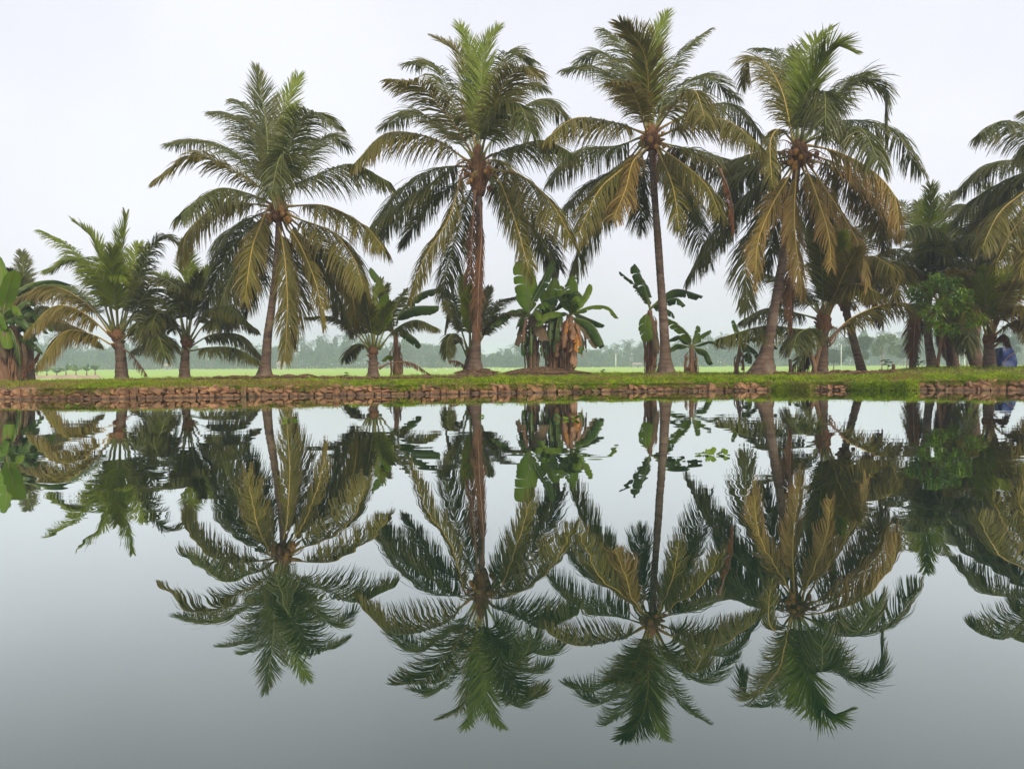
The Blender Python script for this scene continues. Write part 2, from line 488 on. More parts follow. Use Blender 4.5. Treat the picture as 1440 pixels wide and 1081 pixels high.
def stone_wall(px0, px1, label, seed, smin=0.085, smax=0.21, hmax=None):
    rnd = random.Random(seed)
    x0, x1 = wall_x(px0), wall_x(px1)
    w = thing('stone_wall', label, 'stone wall', (x0, yw(x0), 0.0))
    n = 0
    def put(x, z, sx, sz, dy=0.0):
        nonlocal n
        o = bpy.data.objects.new('stone', rnd.choice(STONES)); COL.objects.link(o); o.parent = w
        d = 0.22
        slope = (yw(x + .1) - yw(x - .1)) / .2
        o.location = (x - x0, yw(x) + 0.075 + dy - yw(x0), z)
        o.scale = (sx * .99, d * rnd.uniform(.8, 1.3), sz * 1.0)
        o.rotation_euler = (rnd.uniform(-.1, .1), rnd.uniform(-.22, .22), math.atan(slope) + rnd.uniform(-.12, .12))
        n += 1
    def top_at(x):
        t = float(np.interp(px_of(x, yw(x)), LX, LZ)) + 0.012 + .02 * noise.noise((x * 2.3, 5, seed))
        return t if hmax is None else min(t, hmax)
    def cut_at(x): return -.06 + (top_at(x) + .06) * (.52 + .22 * noise.noise((x * 1.7, seed, 2)))
    x = x0
    while x < x1:                                    # lower course
        wdt = rnd.uniform(smin, smax); m = x + wdt / 2
        hi = cut_at(m) + rnd.uniform(-.012, .014)
        if rnd.random() < .12: hi = top_at(m)        # a tall stone through both courses
        put(m, (hi - .06) / 2, wdt, hi + .06, rnd.uniform(-.035, .02)); x += wdt * .98
    x = x0 - .05
    while x < x1:                                    # upper course
        wdt = rnd.uniform(smin, smax) * rnd.choice((.7, 1, 1, 1.1)); m = x + wdt / 2
        lo, hi = cut_at(m), top_at(m) + rnd.uniform(-.03, .012)
        if rnd.random() < .22 and wdt > .13:
            c = lo + (hi - lo) * rnd.uniform(.4, .6)
            put(m, (lo + c) / 2, wdt, c - lo, rnd.uniform(-.01, .03)); put(m + rnd.uniform(-.02, .02), (c + hi) / 2, wdt * .9, hi - c, rnd.uniform(-.01, .03))
        else:
            put(m, (lo + hi) / 2, wdt, hi - lo, rnd.uniform(-.015, .035))
        x += wdt * .98
    return w, n
_, n1 = stone_wall(-60, 1082, 'long low wall of reddish rubble stones under the four tall palms', 3)
_, n2 = stone_wall(1136, 1188, 'short weathered patch of stone wall between two grassy slumps', 5, 0.10, 0.2, 0.13)
_, n3 = stone_wall(1276, 1500, 'low wall of worn brown stones below the blue tarpaulin', 8, 0.10, 0.24)

# ------------------------------------------------------------------ grass (nobody could count it)
def build_grass(nb=170000):
    X = RNG.uniform(-19, 21, nb * 3)
    u_ = RNG.random(nb * 3)
    v = np.where(u_ < 0.60, RNG.uniform(-0.04, 2.6, nb * 3), np.where(u_ < .72, RNG.uniform(-.10, .03, nb * 3), RNG.uniform(-0.05, 12.6, nb * 3)))
    keep, zz = [], []
    Yw = np.interp(X, WL[:, 0], WL[:, 1])
    Y = Yw + 0.1 + v
    px = 720 + F * X / Y
    out = []
    for i in range(len(X)):
        if not (-60 < px[i] < 1510): continue
        dn = noise.noise((X[i] * .8, Y[i] * .8, 9.0)) * 0.6 + noise.noise((X[i] * 2.7, Y[i] * 2.7, 4.0)) * 0.4
        lush = float(np.interp(px[i], [0, 200, 350, 500, 720, 1100, 1440], [-.05, .2, -.06, -.04, .25, .4, .3]))
        if v[i] > 3: lush -= 0.2
        if dn + lush < RNG.uniform(-.25, .25): continue
        out.append(i)
        if len(out) >= nb: break
    ix = np.array(out); X, Y, v, px = X[ix], Y[ix], v[ix], px[ix]
    Z = np.array([gz(a, b) for a, b in zip(X, Y)]) - 0.005
    n = len(X)
    # grassy slumps where the wall is missing: blades run down to the water
    bare = ((px > 1082) & (px < 1136)) | ((px > 1188) & (px < 1276))
    front = bare & (v < 0.5)
    Z = np.where(front, RNG.uniform(0.0, 0.19, n), Z); Y = np.where(front, np.interp(X, WL[:, 0], WL[:, 1]) + RNG.uniform(-0.12, 0.08, n), Y)
    tuft = np.array([noise.noise((a * 2.1, c * 2.1, 31.0)) for a, c in zip(X, Y)])
    h = RNG.uniform(0.03, 0.075, n) * np.clip(1.1 + 1.9 * tuft, .45, 2.4) * np.where(RNG.random(n) < 0.04, 1.6, 1.0)
    h = np.where(v < .03, h * 1.5, h)
    az = RNG.uniform(0, 2 * math.pi, n); lean = RNG.uniform(0.1, 0.8, n)
    edge = v < 0.05
    w = RNG.uniform(0.008, 0.017, n)
    root = np.stack([X, Y, Z], 1)
    d = np.stack([np.cos(az) * lean, np.sin(az) * lean, np.ones(n)], 1)
    d[edge] = np.stack([np.cos(az) * .5, -np.abs(np.sin(az)) - .3, RNG.uniform(-.6, .5, n)], 1)[edge]
    d = unit(d)
    side = np.stack([-np.sin(az), np.cos(az), np.zeros(n)], 1)
    side = unit(side * 0.5 + np.array((1.0, 0, 0)) * np.where(RNG.random(n) < .5, 1, -1)[:, None])
    mid = root + d * (h * .55)[:, None]
    tipp = root + d * h[:, None] + np.stack([np.cos(az), np.sin(az), -0.4 * np.ones(n)], 1) * (h * .3)[:, None]
    V = np.stack([root - side * w[:, None] / 2, root + side * w[:, None] / 2, mid + side * w[:, None] * .4, mid - side * w[:, None] * .4, tipp], 1)
    b = np.arange(n)[:, None] * 5
    f = np.concatenate([b + [0, 1, 2], b + [0, 2, 3], b + [3, 2, 4]], 0)
    r = np.clip(RNG.normal(0.45, 0.20, n) + .75 * tuft + .5 * np.array([noise.noise((a * 6.1, c * 6.1, 3.0)) for a, c in zip(X, Y)]), 0, 1)
    dry = np.array([noise.noise((a * .7, c * .7, 20.0)) for a, c in zip(X, Y)])
    g = np.clip(0.22 + dry * 1.5 + RNG.normal(0, .15, n) - np.interp(px, [0, 400, 800, 1440], [-.02, -.08, .25, .25]), 0, 1)
    t = np.repeat(np.stack([r, g, r], 1)[:, None], 5, 1)
    m, nn, l, p = mat('grass')
    a = N(nn, 'ShaderNodeAttribute', attribute_name='tint'); s = N(nn, 'ShaderNodeSeparateColor'); l.new(a.outputs['Color'], s.inputs[0])
    c = mixc(nn, l, s.outputs[0], (0.045, 0.10, 0.004), (0.30, 0.41, 0.018))
    c = mixc(nn, l, s.outputs[1], c, (0.26, 0.19, 0.06))
    l.new(c, p.inputs['Base Color']); p.inputs['Roughness'].default_value = 0.7; p.inputs['Specular IOR Level'].default_value = 0.1
    tr = N(nn, 'ShaderNodeBsdfTranslucent'); l.new(c, tr.inputs[0])
    mx = N(nn, 'ShaderNodeMixShader'); mx.inputs[0].default_value = .3
    l.new(p.outputs[0], mx.inputs[1]); l.new(tr.outputs[0], mx.inputs[2]); l.new(mx.outputs[0], nn['Material Output'].inputs[0])
    o = obj('grass', mesh_np('grass', V.reshape(-1, 3), f, t.reshape(-1, 3)), m)
    o['kind'] = 'stuff'; tag(o, 'short green and straw coloured grass covering the pond bank', 'grass')
build_grass()

# ------------------------------------------------------------------ palm fronds
PROFILE_T = [0, .12, .32, .6, .82, 1.0]
PROFILE_L = [.5, .78, 1.0, .95, .72, .40]
def frond_mesh(C, Lm, droop, fold, nl=120, t0=0.16, az=None, wid=0.036, ragged=0.1, rs=None, seg=4, acute=1.0):
    """C: (k,3) rachis points. Returns leaflet mesh arrays V,F,tint."""
    rs = rs or RNG
    k = len(C)
    T = unit(np.gradient(C, axis=0))
    h = C[-1] - C[0]; h = np.array((h[0], h[1], 0.0))
    if az is not None: h = np.array((math.cos(az), math.sin(az), 0.0))
    if np.linalg.norm(h) < 0.15: h = np.array((0.2, -1.0, 0.0))
    S = unit(np.cross(unit(h), np.array((0, 0, 1.0))))
    t = t0 + (1 - t0) * (np.arange(nl) + .5) / nl
    t = np.concatenate([t, t + rs.uniform(-.4, .4, nl) * (1 - t0) / nl])
    sgn = np.concatenate([np.ones(nl), -np.ones(nl)])
    t = np.clip(t, 0, 1)
    u = t * (k - 1); i = np.minimum(u.astype(int), k - 2); fr = (u - i)[:, None]
    P = C[i] * (1 - fr) + C[i + 1] * fr
    Tt = unit(T[i] * (1 - fr) + T[i + 1] * fr)
    Sd = unit(S - Tt * (Tt @ S)[:, None])
    Nn = np.cross(Sd, Tt)
    Nn = Nn * np.where((Nn[:, 2] < 0) & (np.abs(Tt[:, 2]) < .9), 1, 1)[:, None]
    n = len(t)
    q = (t - t0) / (1 - t0)
    ang = np.interp(q, [0, .2, .7, 1], [R(68), R(58), R(46), R(24)]) * acute + rs.normal(0, R(6.5), n) + R(9) * np.interp(t, np.linspace(0, 1, 14), rs.normal(0, 1, 14))
    L = Lm * np.interp(q, PROFILE_T, PROFILE_L) * rs.uniform(.86, 1.08, n)
    br = rs.random(n) < ragged
    L = np.where(br, L * rs.uniform(.35, .8, n), L)
    fo = fold + rs.normal(0, R(7), n)
    d0 = Tt * np.cos(ang)[:, None] + np.sin(ang)[:, None] * (Sd * (sgn * np.cos(fo))[:, None] + Nn * np.sin(fo)[:, None])
    g = droop * rs.uniform(.55, 1.45, n)
    pos = [P]
    dirs = []
    for s in range(seg):
        f = ((s + .5) / seg) ** 1.45
        d = d0 + 1.25 * g[:, None] * f * np.array((0, 0, -1.0))
        d = unit(d); dirs.append(d)
        pos.append(pos[-1] + d * (L / seg)[:, None])
    tw = rs.normal(0, .5, n)
    prof = np.interp(np.linspace(0, 1, seg + 1), [0, .15, .55, .8, 1], [.55, 1, .9, .6, .12])
    V = np.empty((n, seg + 1, 2, 3)); tint = np.empty((n, seg + 1, 2, 3))
    rr = np.clip(rs.normal(.45, .26, n), 0, 1)
    for s in range(seg + 1):
        d = dirs[min(s, seg - 1)]
        W = unit(Tt - d * (Tt * d).sum(1, keepdims=True))
        W = unit(W * np.cos(tw)[:, None] + np.cross(d, W) * np.sin(tw)[:, None])
        ww = (wid * prof[s] / 2)
        V[:, s, 0] = pos[s] - W * ww; V[:, s, 1] = pos[s] + W * ww
        tint[:, s, :, 0] = rr[:, None]; tint[:, s, :, 1] = s / seg; tint[:, s, :, 2] = q[:, None]
    b = (np.arange(n) * (seg + 1) * 2)[:, None]
    f = np.concatenate([b + np.array([s * 2, s * 2 + 1, s * 2 + 3, s * 2 + 2]) for s in range(seg)], 0)
    return V.reshape(-1, 3), f, tint.reshape(-1, 3)

def frond_3d(pts, Y0, L, side):
    """pixel control points -> 3D curve whose real length is about L; side: -1 leans to the camera, +1 away"""
    A = np.array([at(x, y, Y0) for x, y in pts])
    s = np.concatenate([[0], np.cumsum(np.linalg.norm(np.diff(A, axis=0), axis=1))])
    l2 = s[-1]
    dy = side * math.sqrt(max(0.0, L * L - l2 * l2)) if L > l2 else 0.0
    dy = max(-3.4, min(3.0, dy))
    return np.array([at(x, y, Y0 + dy * (q / l2) ** 1.1) for (x, y), q in zip(pts, s)])

STYLE = {                     # leaflet length factor, droop, fold
    'u': (.92, 0.22, R(20)),  # upright young frond
    'a': (1.0, 0.85, R(4)),   # arching
    'h': (1.14, 1.8, R(-14)),  # leaflets hanging like a curtain
    'd': (1.08, 1.1, R(-12)), # pointing down
    'x': (0.62, 2.6, R(-40)), # dead, collapsed
}
def add_frond(root, loc, C, key, style='a', Lm=0.95, wid=0.036, nl=120, t0=0.16, name=None, r0=0.045, ragged=0.1, az=None, midrib=True):
    lf, dr, fo = STYLE[style]
    if style == 'd' and az is None: az = -math.pi / 2 + RNG.uniform(-.55, .55)
    V, f, t = frond_mesh(C, Lm * lf, dr, fo, nl, t0, az, wid, ragged, acute=.72 if style == 'u' else (.66 if style == 'd' else 1.0))
    nm = name or ('dry_frond' if key in 'nr' else 'frond')
    o = obj(nm, mesh_np(nm, V - loc, f, t), LEAF[key], root)
    if midrib:
        Cs = C[::2]
        rad = np.interp(np.linspace(0, 1, len(Cs)), [0, .06, .15, .5, 1], [r0 * 1.5, r0, r0 * .62, r0 * .4, r0 * .12])
        v2, f2 = tube(Cs, rad, 5)
        obj('midrib', mesh_np('midrib', v2 - loc, f2), RIB[key], o)
    return o

def trunk(root, loc, pts, radii, ringy=0.05, spacing=0.085, sides=14, name='trunk', material='bark', flare=True):
    P = curve(pts, max(24, int(arclen(pts) / spacing * 2)))
    n = len(P)
    s = np.linspace(0, 1, n)
    rad = np.interp(s, radii[0], radii[1]) if isinstance(radii, tuple) else np.interp(s, np.linspace(0, 1, len(radii)), radii)
    ln = arclen(P) * s
    ring = 1 + ringy * (np.abs(((ln / spacing / 1.0) % 2) - 1) - .5)
    wob = np.ones((n, sides))
    for i in range(n):
        for j in range(sides):
            wob[i, j] = 1 + 0.10 * noise.noise((math.cos(j / sides * 6.283) * 1.4, math.sin(j / sides * 6.283) * 1.4, ln[i] * 1.5)) + .035 * noise.noise((j * 1.3, ln[i] * 9, 2.0))
    V, f = tube(P, rad * ring, sides, True, wob)
    return obj(name, mesh_np(name, V - loc, f), M[material], root)

def blob_mesh(name, m, k=8, l=6, point=0.0, seed=0):
    V, Fq = [], []
    for i in range(l + 1):
        ph = math.pi * i / l
        for j in range(k):
            th = 2 * math.pi * j / k
            r = math.sin(ph)
            z = math.cos(ph)
            p = Vector((r * math.cos(th), r * math.sin(th), z * (1 + point * (1 if z < 0 else 0.3))))
            p *= 1 + 0.08 * noise.noise(p * 1.5 + Vector((seed, 0, 0)))
            V.append(p)
    for i in range(l):
        for j in range(k):
            a, b = i * k + j, i * k + (j + 1) % k
            Fq.append((a, b, b + k, a + k))
    me = mesh_np(name, [tuple(v) for v in V], Fq)
    me.materials.append(m)
    return me
COCO = {k: blob_mesh('coconut', M['coco_' + k], 10, 7, 0.18, i) for i, k in enumerate('agn')}

def crown_bits(root, loc, c, Y, n_nuts, seed, r=0.30, stalks=5, kinds='aagn', hub_h=0.7, hub_r=0.24, nut_px=None):
    """fibrous hub of leaf bases, hanging nuts and flower stalks round the crown centre c"""
    rnd = random.Random(seed)
    P = np.array([c + np.array((0, 0, z)) for z in np.linspace(-hub_h * .6, hub_h * .55, 10)])
    wob = 1 + 0.42 * np.array([[noise.noise((j * 1.7, i * 1.3, seed)) for j in range(12)] for i in range(10)])
    V, f = tube(P, hub_r * np.array([.62, .85, 1, 1.08, 1.05, 1, .9, .75, .55, .3]), 12, True, wob)
    obj('leaf_sheath', mesh_np('leaf_sheath', V - loc, f), M['sheath'], root)
    for k in range(n_nuts):
        a = rnd.uniform(-math.pi, 0.25) if rnd.random() < .8 else rnd.uniform(0, math.pi)
        a = rnd.choice((a, rnd.uniform(-2.6, -.5)))
        rr = hub_r + rnd.uniform(.05, r)
        o = bpy.data.objects.new('coconut', COCO[rnd.choice(kinds)]); COL.objects.link(o); o.parent = root
        p = c + np.array((math.cos(a) * rr, math.sin(a) * rr, rnd.uniform(-.55, .02))) - loc
        o.location = p; s = rnd.uniform(.055, .092); o.scale = (s, s, s * 1.15)
        o.rotation_euler = (rnd.uniform(-.4, .4), rnd.uniform(-.4, .4), rnd.uniform(0, 6))
    for k in range(stalks):
        a = rnd.uniform(-3.4, .3); e = rnd.uniform(-.5, .7); L = rnd.uniform(.5, .95)
        p0 = c + np.array((0, 0, rnd.uniform(-.3, .1)))
        dirv = np.array((math.cos(a), math.sin(a), e))
        C = curve([p0, p0 + dirv * L * .6, p0 + dirv * L + np.array((0, 0, -.28 * L))], 9)
        parts = [tube(C, np.linspace(.028, .010, 9), 5)]
        for q in range(9):                           # little hanging twigs
            i = rnd.randint(3, 8)
            tip = C[i] + np.array((rnd.uniform(-.14, .14), rnd.uniform(-.14, .14), -rnd.uniform(.12, .3)))
            parts.append(tube(curve([C[i], (C[i] + tip) / 2 + np.array((0, 0, .04)), tip], 4), [.009, .008, .007, .004], 3))
        v, f = join(parts)
        obj('flower_stalk', mesh_np('flower_stalk', v - loc, f), M['stalk'], root)
    for k in range(7):                               # old petiole stubs
        a = rnd.uniform(0, 6.28); L = rnd.uniform(.25, .5) * min(1, (hub_r / .24) ** 1.5)
        p0 = c + np.array((0, 0, rnd.uniform(-.5, -.1)))
        d = np.array((math.cos(a), math.sin(a), rnd.uniform(.2, .9)))
        v, f = tube(np.array([p0 + d * L * q for q in (0, .4, .8, 1)]), np.array([.085, .075, .05, .02]) * hub_r / .24, 6)
        obj('petiole_stub', mesh_np('petiole_stub', v - loc, f), M['sheath'], root)

def palm(label, base, Y, trunk_px, radii, fronds, L, Lm=1.08, nuts=0, seed=1, hub=True, hub_h=.7, hub_r=.24, extra=0, wid=0.034, group='coconut palms along the pond bank', nl=165, stalks=5, t0=.16, ringy=.05, r0=.045, kinds='aagn', elev=(-35, 60), extra_keys='ggo', spacing=.085, back=False):
    """trunk_px: pixel points from base to crown; fronds: (key, style, side, [(px,py)...])"""
    global RNG
    RNG = np.random.default_rng(seed * 101 + 5)
    rnd = random.Random(seed)
    b = np.array((at(trunk_px[0][0], 527, Y)[0], Y, 0.0)); b[2] = gz(b[0], b[1])
    root = thing('coconut_palm', label, 'palm tree', b, group)
    tp = [b - np.array((0, 0, .12))] + [at(x, y, Y) for x, y in trunk_px[1:]]
    trunk(root, b, tp, radii, ringy, spacing)
    c = tp[-1]
    if hub: crown_bits(root, b, c, Y, nuts, seed, stalks=stalks, hub_h=hub_h, hub_r=hub_r, kinds=kinds)
    for fr in fronds:
        key, style, side, pts = fr[:4]
        kw = fr[4] if len(fr) > 4 else {}
        kw = dict(kw)
        Lf = kw.pop('L', L) * rnd.uniform(.95, 1.06)
        cx, cy = trunk_px[-1]
        if math.hypot(pts[0][0] - cx, pts[0][1] - cy) > 9 and 'free' not in kw:
            pts = [(cx + .3 * (pts[0][0] - cx), cy + .35 * (pts[0][1] - cy))] + list(pts)
        kw.pop('free', None)
        C = curve(frond_3d(pts, Y + kw.pop('dY', 0.0), Lf, side), 44)
        kw.setdefault('Lm', Lm); kw.setdefault('wid', wid); kw.setdefault('nl', nl); kw.setdefault('t0', t0); kw.setdefault('r0', r0)
        add_frond(root, b, C, key, style, **kw)
    for k in range(extra):                       # fronds the photograph shows only as a dark mass
        a = k / max(1, extra) * 6.283 + rnd.uniform(-.3, .3)
        if back: a = (k + .5) / extra * math.pi + rnd.uniform(-.25, .25)
        e = R(rnd.uniform(*elev)); Lf = L * rnd.uniform(.8, 1.0)
        az = np.array((math.cos(a), math.sin(a), 0)); up = np.array((0, 0, 1.0))
        dn = rnd.uniform(.25, .6)
        d = az * math.cos(e) + up * math.sin(e)
        C = curve([c, c + d * Lf * .4, c + d * Lf * .72 - up * dn * Lf * .17 + az * .02, c + d * Lf * .93 - up * dn * Lf * .45], 44)
        st = 'u' if e > R(55) else ('a' if e > R(15) else 'h')
        add_frond(root, b, C, rnd.choice(extra_keys), st, Lm, wid, nl, t0, r0=r0)
    return root, b, c

TALL = ([0, .025, .07, .15, .3, .6, 1], [.35, .26, .18, .143, .122, .107, .096])
P1 = [
 ('g','u', 1,[(378,270),(375,184),(361,99)]), ('G','u', 1,[(386,270),(389,184),(419,108)]),
 ('g','a', 1,[(378,270),(360,204),(333,165),(300,158)]), ('g','a',-1,[(392,270),(413,190),(437,158),(474,175)]),
 ('g','a', 1,[(394,270),(431,219),(462,190),(489,206)]), ('g','a', 1,[(378,268),(330,215),(280,199),(238,204)]),
 ('o','a',-1,[(377,272),(318,234),(271,219),(221,250)]), ('g','h',-1,[(375,284),(348,272),(304,266),(254,302)]),
 ('o','h',-1,[(375,290),(355,287),(310,287),(266,324),(256,360)]), ('g','h', 1,[(375,297),(342,314),(315,335),(304,362)]),
 ('g','d', 1,[(378,303),(348,323),(318,361),(284,440)]), ('w','d',-1,[(380,288),(366,317),(354,352),(344,424)],{'Lm':.85}),
 ('o','d',-1,[(389,308),(398,345),(404,420),(401,505)],{'Lm':.85}), ('w','d',-1,[(402,312),(425,350),(446,405),(456,460)],{'Lm':.6}),
 ('o','h',-1,[(420,308),(466,326),(496,361),(512,408)]), ('o','d', 1,[(414,312),(452,346),(490,400),(503,462)]),
 ('o','h',-1,[(412,290),(460,290),(512,317),(542,352)]), ('g','h',-1,[(405,266),(455,243),(496,231),(546,255)]),
 ('g','h',-1,[(395,262),(402,218),(392,225),(381,275)],{'L':3.6}), ('g','d', 1,[(376,320),(362,380),(345,440)]),
 ('g','d', 1,[(410,330),(460,370),(496,405),(520,440)]), ('g','a', 1,[(390,268),(405,210),(415,150)]),
 ('g','a', 1,[(384,270),(365,190),(345,150),(330,140)]), ('g','d', 1,[(384,310),(330,380),(300,455)],{'L':4.0}),
  ('o','d',1,[(395,315),(420,400),(410,480)]),
]
P2 = [
 ('o','u', 1,[(667,198),(656,112),(645,75),(612,53)]), ('G','u', 1,[(670,198),(670,131),(662,75),(647,37)]),
 ('G','u', 1,[(673,198),(676,131),(681,70),(699,41)]), ('g','a', 1,[(662,200),(634,136),(612,92),(574,90)]),
 ('o','a',-1,[(656,203),(623,153),(590,120),(552,112)]), ('g','a', 1,[(654,209),(620,178),(582,158),(540,178)]),
 ('o','h',-1,[(651,222),(609,195),(545,187),(500,228)]), ('g','h', 1,[(648,234),(609,239),(562,270),(525,318)]),
 ('o','d',-1,[(653,233),(632,305),(596,365),(576,424)],{'Lm':.8}), ('g','d', 1,[(643,257),(600,290),(564,345)],{'Lm':.85}),
 ('g','a', 1,[(681,198),(693,137),(712,75),(748,86)]), ('o','a',-1,[(684,185),(706,125),(731,95),(755,106)]),
 ('g','h',-1,[(681,200),(701,153),(729,146),(747,187)]), ('g','h', 1,[(690,200),(729,156),(767,139),(796,163)]),
 ('g','h',-1,[(684,222),(726,206),(767,198),(808,218)]), ('o','h',-1,[(702,240),(733,247),(773,283),(806,338)]),
 ('o','d',-1,[(700,250),(724,310),(740,366),(747,392)],{'Lm':.75}), ('g','d', 1,[(712,265),(755,308),(787,378)]),
 ('n','d',-1,[(676,285),(677,335),(673,400),(671,476)],{'free':1,'L':4.2,'Lm':.55,'dY':-.30,'nl':110,'ragged':.55}), ('o','h', 1,[(690,225),(707,232),(713,275)],{'L':3.2}),
  ('g','h',1,[(655,225),(600,262),(545,300),(528,340)]),
 ('n','d',1,[(668,268),(664,330),(660,400),(664,450)],{'free':1,'L':3.9,'Lm':.6,'dY':-.22,'nl':80,'ragged':.6}), ('g','a',1,[(676,198),(700,150),(735,120),(765,125)]),
]
P3 = [
 ('G','u', 1,[(919,172),(916,96),(922,53),(938,19)]), ('o','u',-1,[(912,170),(911,105),(902,67),(874,34)]),
 ('g','a', 1,[(908,170),(893,105),(876,64),(850,42)]), ('g','a', 1,[(905,171),(876,125),(842,96),(796,98)]),
 ('w','a',-1,[(907,179),(898,148),(881,119),(862,116)],{'L':3.4,'Lm':.8}), ('o','h',-1,[(899,185),(865,173),(810,166),(772,192)]),
 ('g','h', 1,[(899,194),(870,205),(815,212),(774,252)]), ('g','h', 1,[(902,202),(876,231),(827,262),(789,300)]),
 ('o','d',-1,[(905,206),(879,234),(842,268),(812,332)]), ('y','d',-1,[(910,208),(890,228),(879,268),(862,308)],{'Lm':.8,'L':4.0}),
 ('g','a', 1,[(925,170),(942,105),(968,64),(1000,40)],{'Lm':.6}), ('g','a', 1,[(928,171),(953,130),(988,107),(1036,138)]),
 ('o','h',-1,[(929,173),(953,142),(976,127),(992,168)],{'L':4.0}), ('g','h', 1,[(932,179),(982,153),(1028,148),(1072,192)]),
 ('o','h',-1,[(932,190),(976,170),(1022,170),(1068,204)]), ('o','h', 1,[(930,204),(976,216),(1014,234),(1033,272)]),
 ('o','d',-1,[(928,208),(965,234),(994,262),(1012,300)]), ('o','d',-1,[(925,212),(942,250),(950,282),(955,325)],{'Lm':.7}),
 ('g','d', 1,[(928,215),(965,268),(980,312)]), ('g','d', 1,[(913,215),(899,268),(903,322)]),
 ('r','x',-1,[(1012,238),(1025,268),(1031,300),(1032,328)],{'free':1,'L':2.0,'Lm':.5,'nl':40}), ('g','u', 1,[(916,172),(905,100),(895,50)]),
  ('g','h', 1,[(925,200),(990,215),(1040,232),(1068,262)]),
 ('g','d', 1,[(908,212),(870,260),(835,320)]), ('g','a',1,[(912,172),(880,110),(850,75),(815,85)]), 
 ('r','x',-1,[(921,182),(925,200),(926,225),(925,256)],{'L':1.9,'Lm':.42,'nl':36}),
]
P4 = [
 ('G','u',-1,[(1126,196),(1135,139),(1152,92),(1172,66),(1196,70)]), ('G','u', 1,[(1123,196),(1123,116),(1143,64),(1168,40)]),
 ('g','a', 1,[(1117,196),(1109,125),(1092,76),(1066,68)]), ('o','a', 1,[(1115,196),(1100,130),(1077,90),(1054,84),(1044,118)]),
 ('g','a',-1,[(1132,196),(1172,145),(1206,113),(1241,125),(1246,170)]), ('g','h',-1,[(1126,205),(1138,156),(1158,128),(1161,180)],{'L':3.9}),
 ('g','h',-1,[(1136,199),(1183,182),(1212,182),(1239,234)]), ('g','h', 1,[(1136,198),(1186,170),(1252,182),(1296,240)]),
 ('y','h',-1,[(1138,205),(1183,216),(1229,242),(1258,277),(1265,325)]), ('y','h', 1,[(1138,225),(1169,236),(1218,277),(1253,332)]),
 ('y','d',-1,[(1117,235),(1085,290),(1066,340),(1062,400)],{'Lm':.8}), ('y','d',-1,[(1120,235),(1117,300),(1120,350),(1129,416)],{'Lm':.8}),
 ('y','d',-1,[(1130,228),(1150,280),(1165,330),(1169,375)],{'Lm':.7}), ('y','d',-1,[(1140,235),(1183,300),(1210,350),(1221,402)],{'Lm':.8}),
 ('o','d',-1,[(1112,196),(1095,182),(1083,202),(1086,262)],{'L':4.0,'Lm':.6}), ('g','h', 1,[(1112,213),(1063,216),(1016,232)]),
 ('g','h', 1,[(1112,219),(1072,230),(1029,256),(1010,306)]), ('g','d', 1,[(1110,230),(1063,274),(1029,302),(1012,345)]),
 ('g','d', 1,[(1112,235),(1070,300),(1050,360),(1050,432)]), ('n','x', 1,[(1115,250),(1112,330),(1112,400),(1113,465)],{'L':4.8}),
 ('g','u', 1,[(1120,196),(1120,130),(1118,70)]), ('g','d', 1,[(1115,235),(1090,310),(1078,380)],{'L':4.0}),
 ('o','h',1,[(1135,215),(1190,240),(1230,290),(1245,350)]), ('g','a',1,[(1128,196),(1165,150),(1195,110),(1225,105)],{'L':4.4}),
 ('o','d',1,[(1128,235),(1160,310),(1185,380)],{'L':4.2}),
]
palm('tall coconut palm with a curved trunk, beside a dark green young palm', None, 24.8,
     [(372,530),(377,470),(386,400),(391,340),(392,292)], TALL, P1, 4.5, nuts=12, seed=1, kinds='aagn', extra=2, elev=(-58, -30), extra_keys='gg', back=True)
palm('tall coconut palm with a long dead brown frond hanging down along its trunk', None, 24.2,
     [(668,528),(670,470),(673,400),(674,320),(673,238)], TALL, P2, 4.5, nuts=12, seed=2, hub_h=1.35, hub_r=.25, stalks=9, extra=2, elev=(-58, -30), extra_keys='gg', back=True)
palm('tallest coconut palm with a slim straight trunk, between banana plants', None, 24.0,
     [(937,527),(933,450),(926,350),(920,270),(916,192)], TALL, P3, 4.5, nuts=8, seed=3, stalks=4, extra=2, elev=(-58, -30), extra_keys='gg', back=True)
palm('tall coconut palm leaning over a wide root flare, its lower fronds turned tan', None, 23.4,
     [(1072,527),(1088,440),(1105,340),(1116,270),(1124,213)], ([0, .03, .09, .17, .3, .6, 1], [.48, .36, .22, .16, .135, .118, .105]), P4, 4.5, nuts=16, seed=4, stalks=9, kinds='anng', extra=2, elev=(-58, -30), extra_keys='gg', back=True)

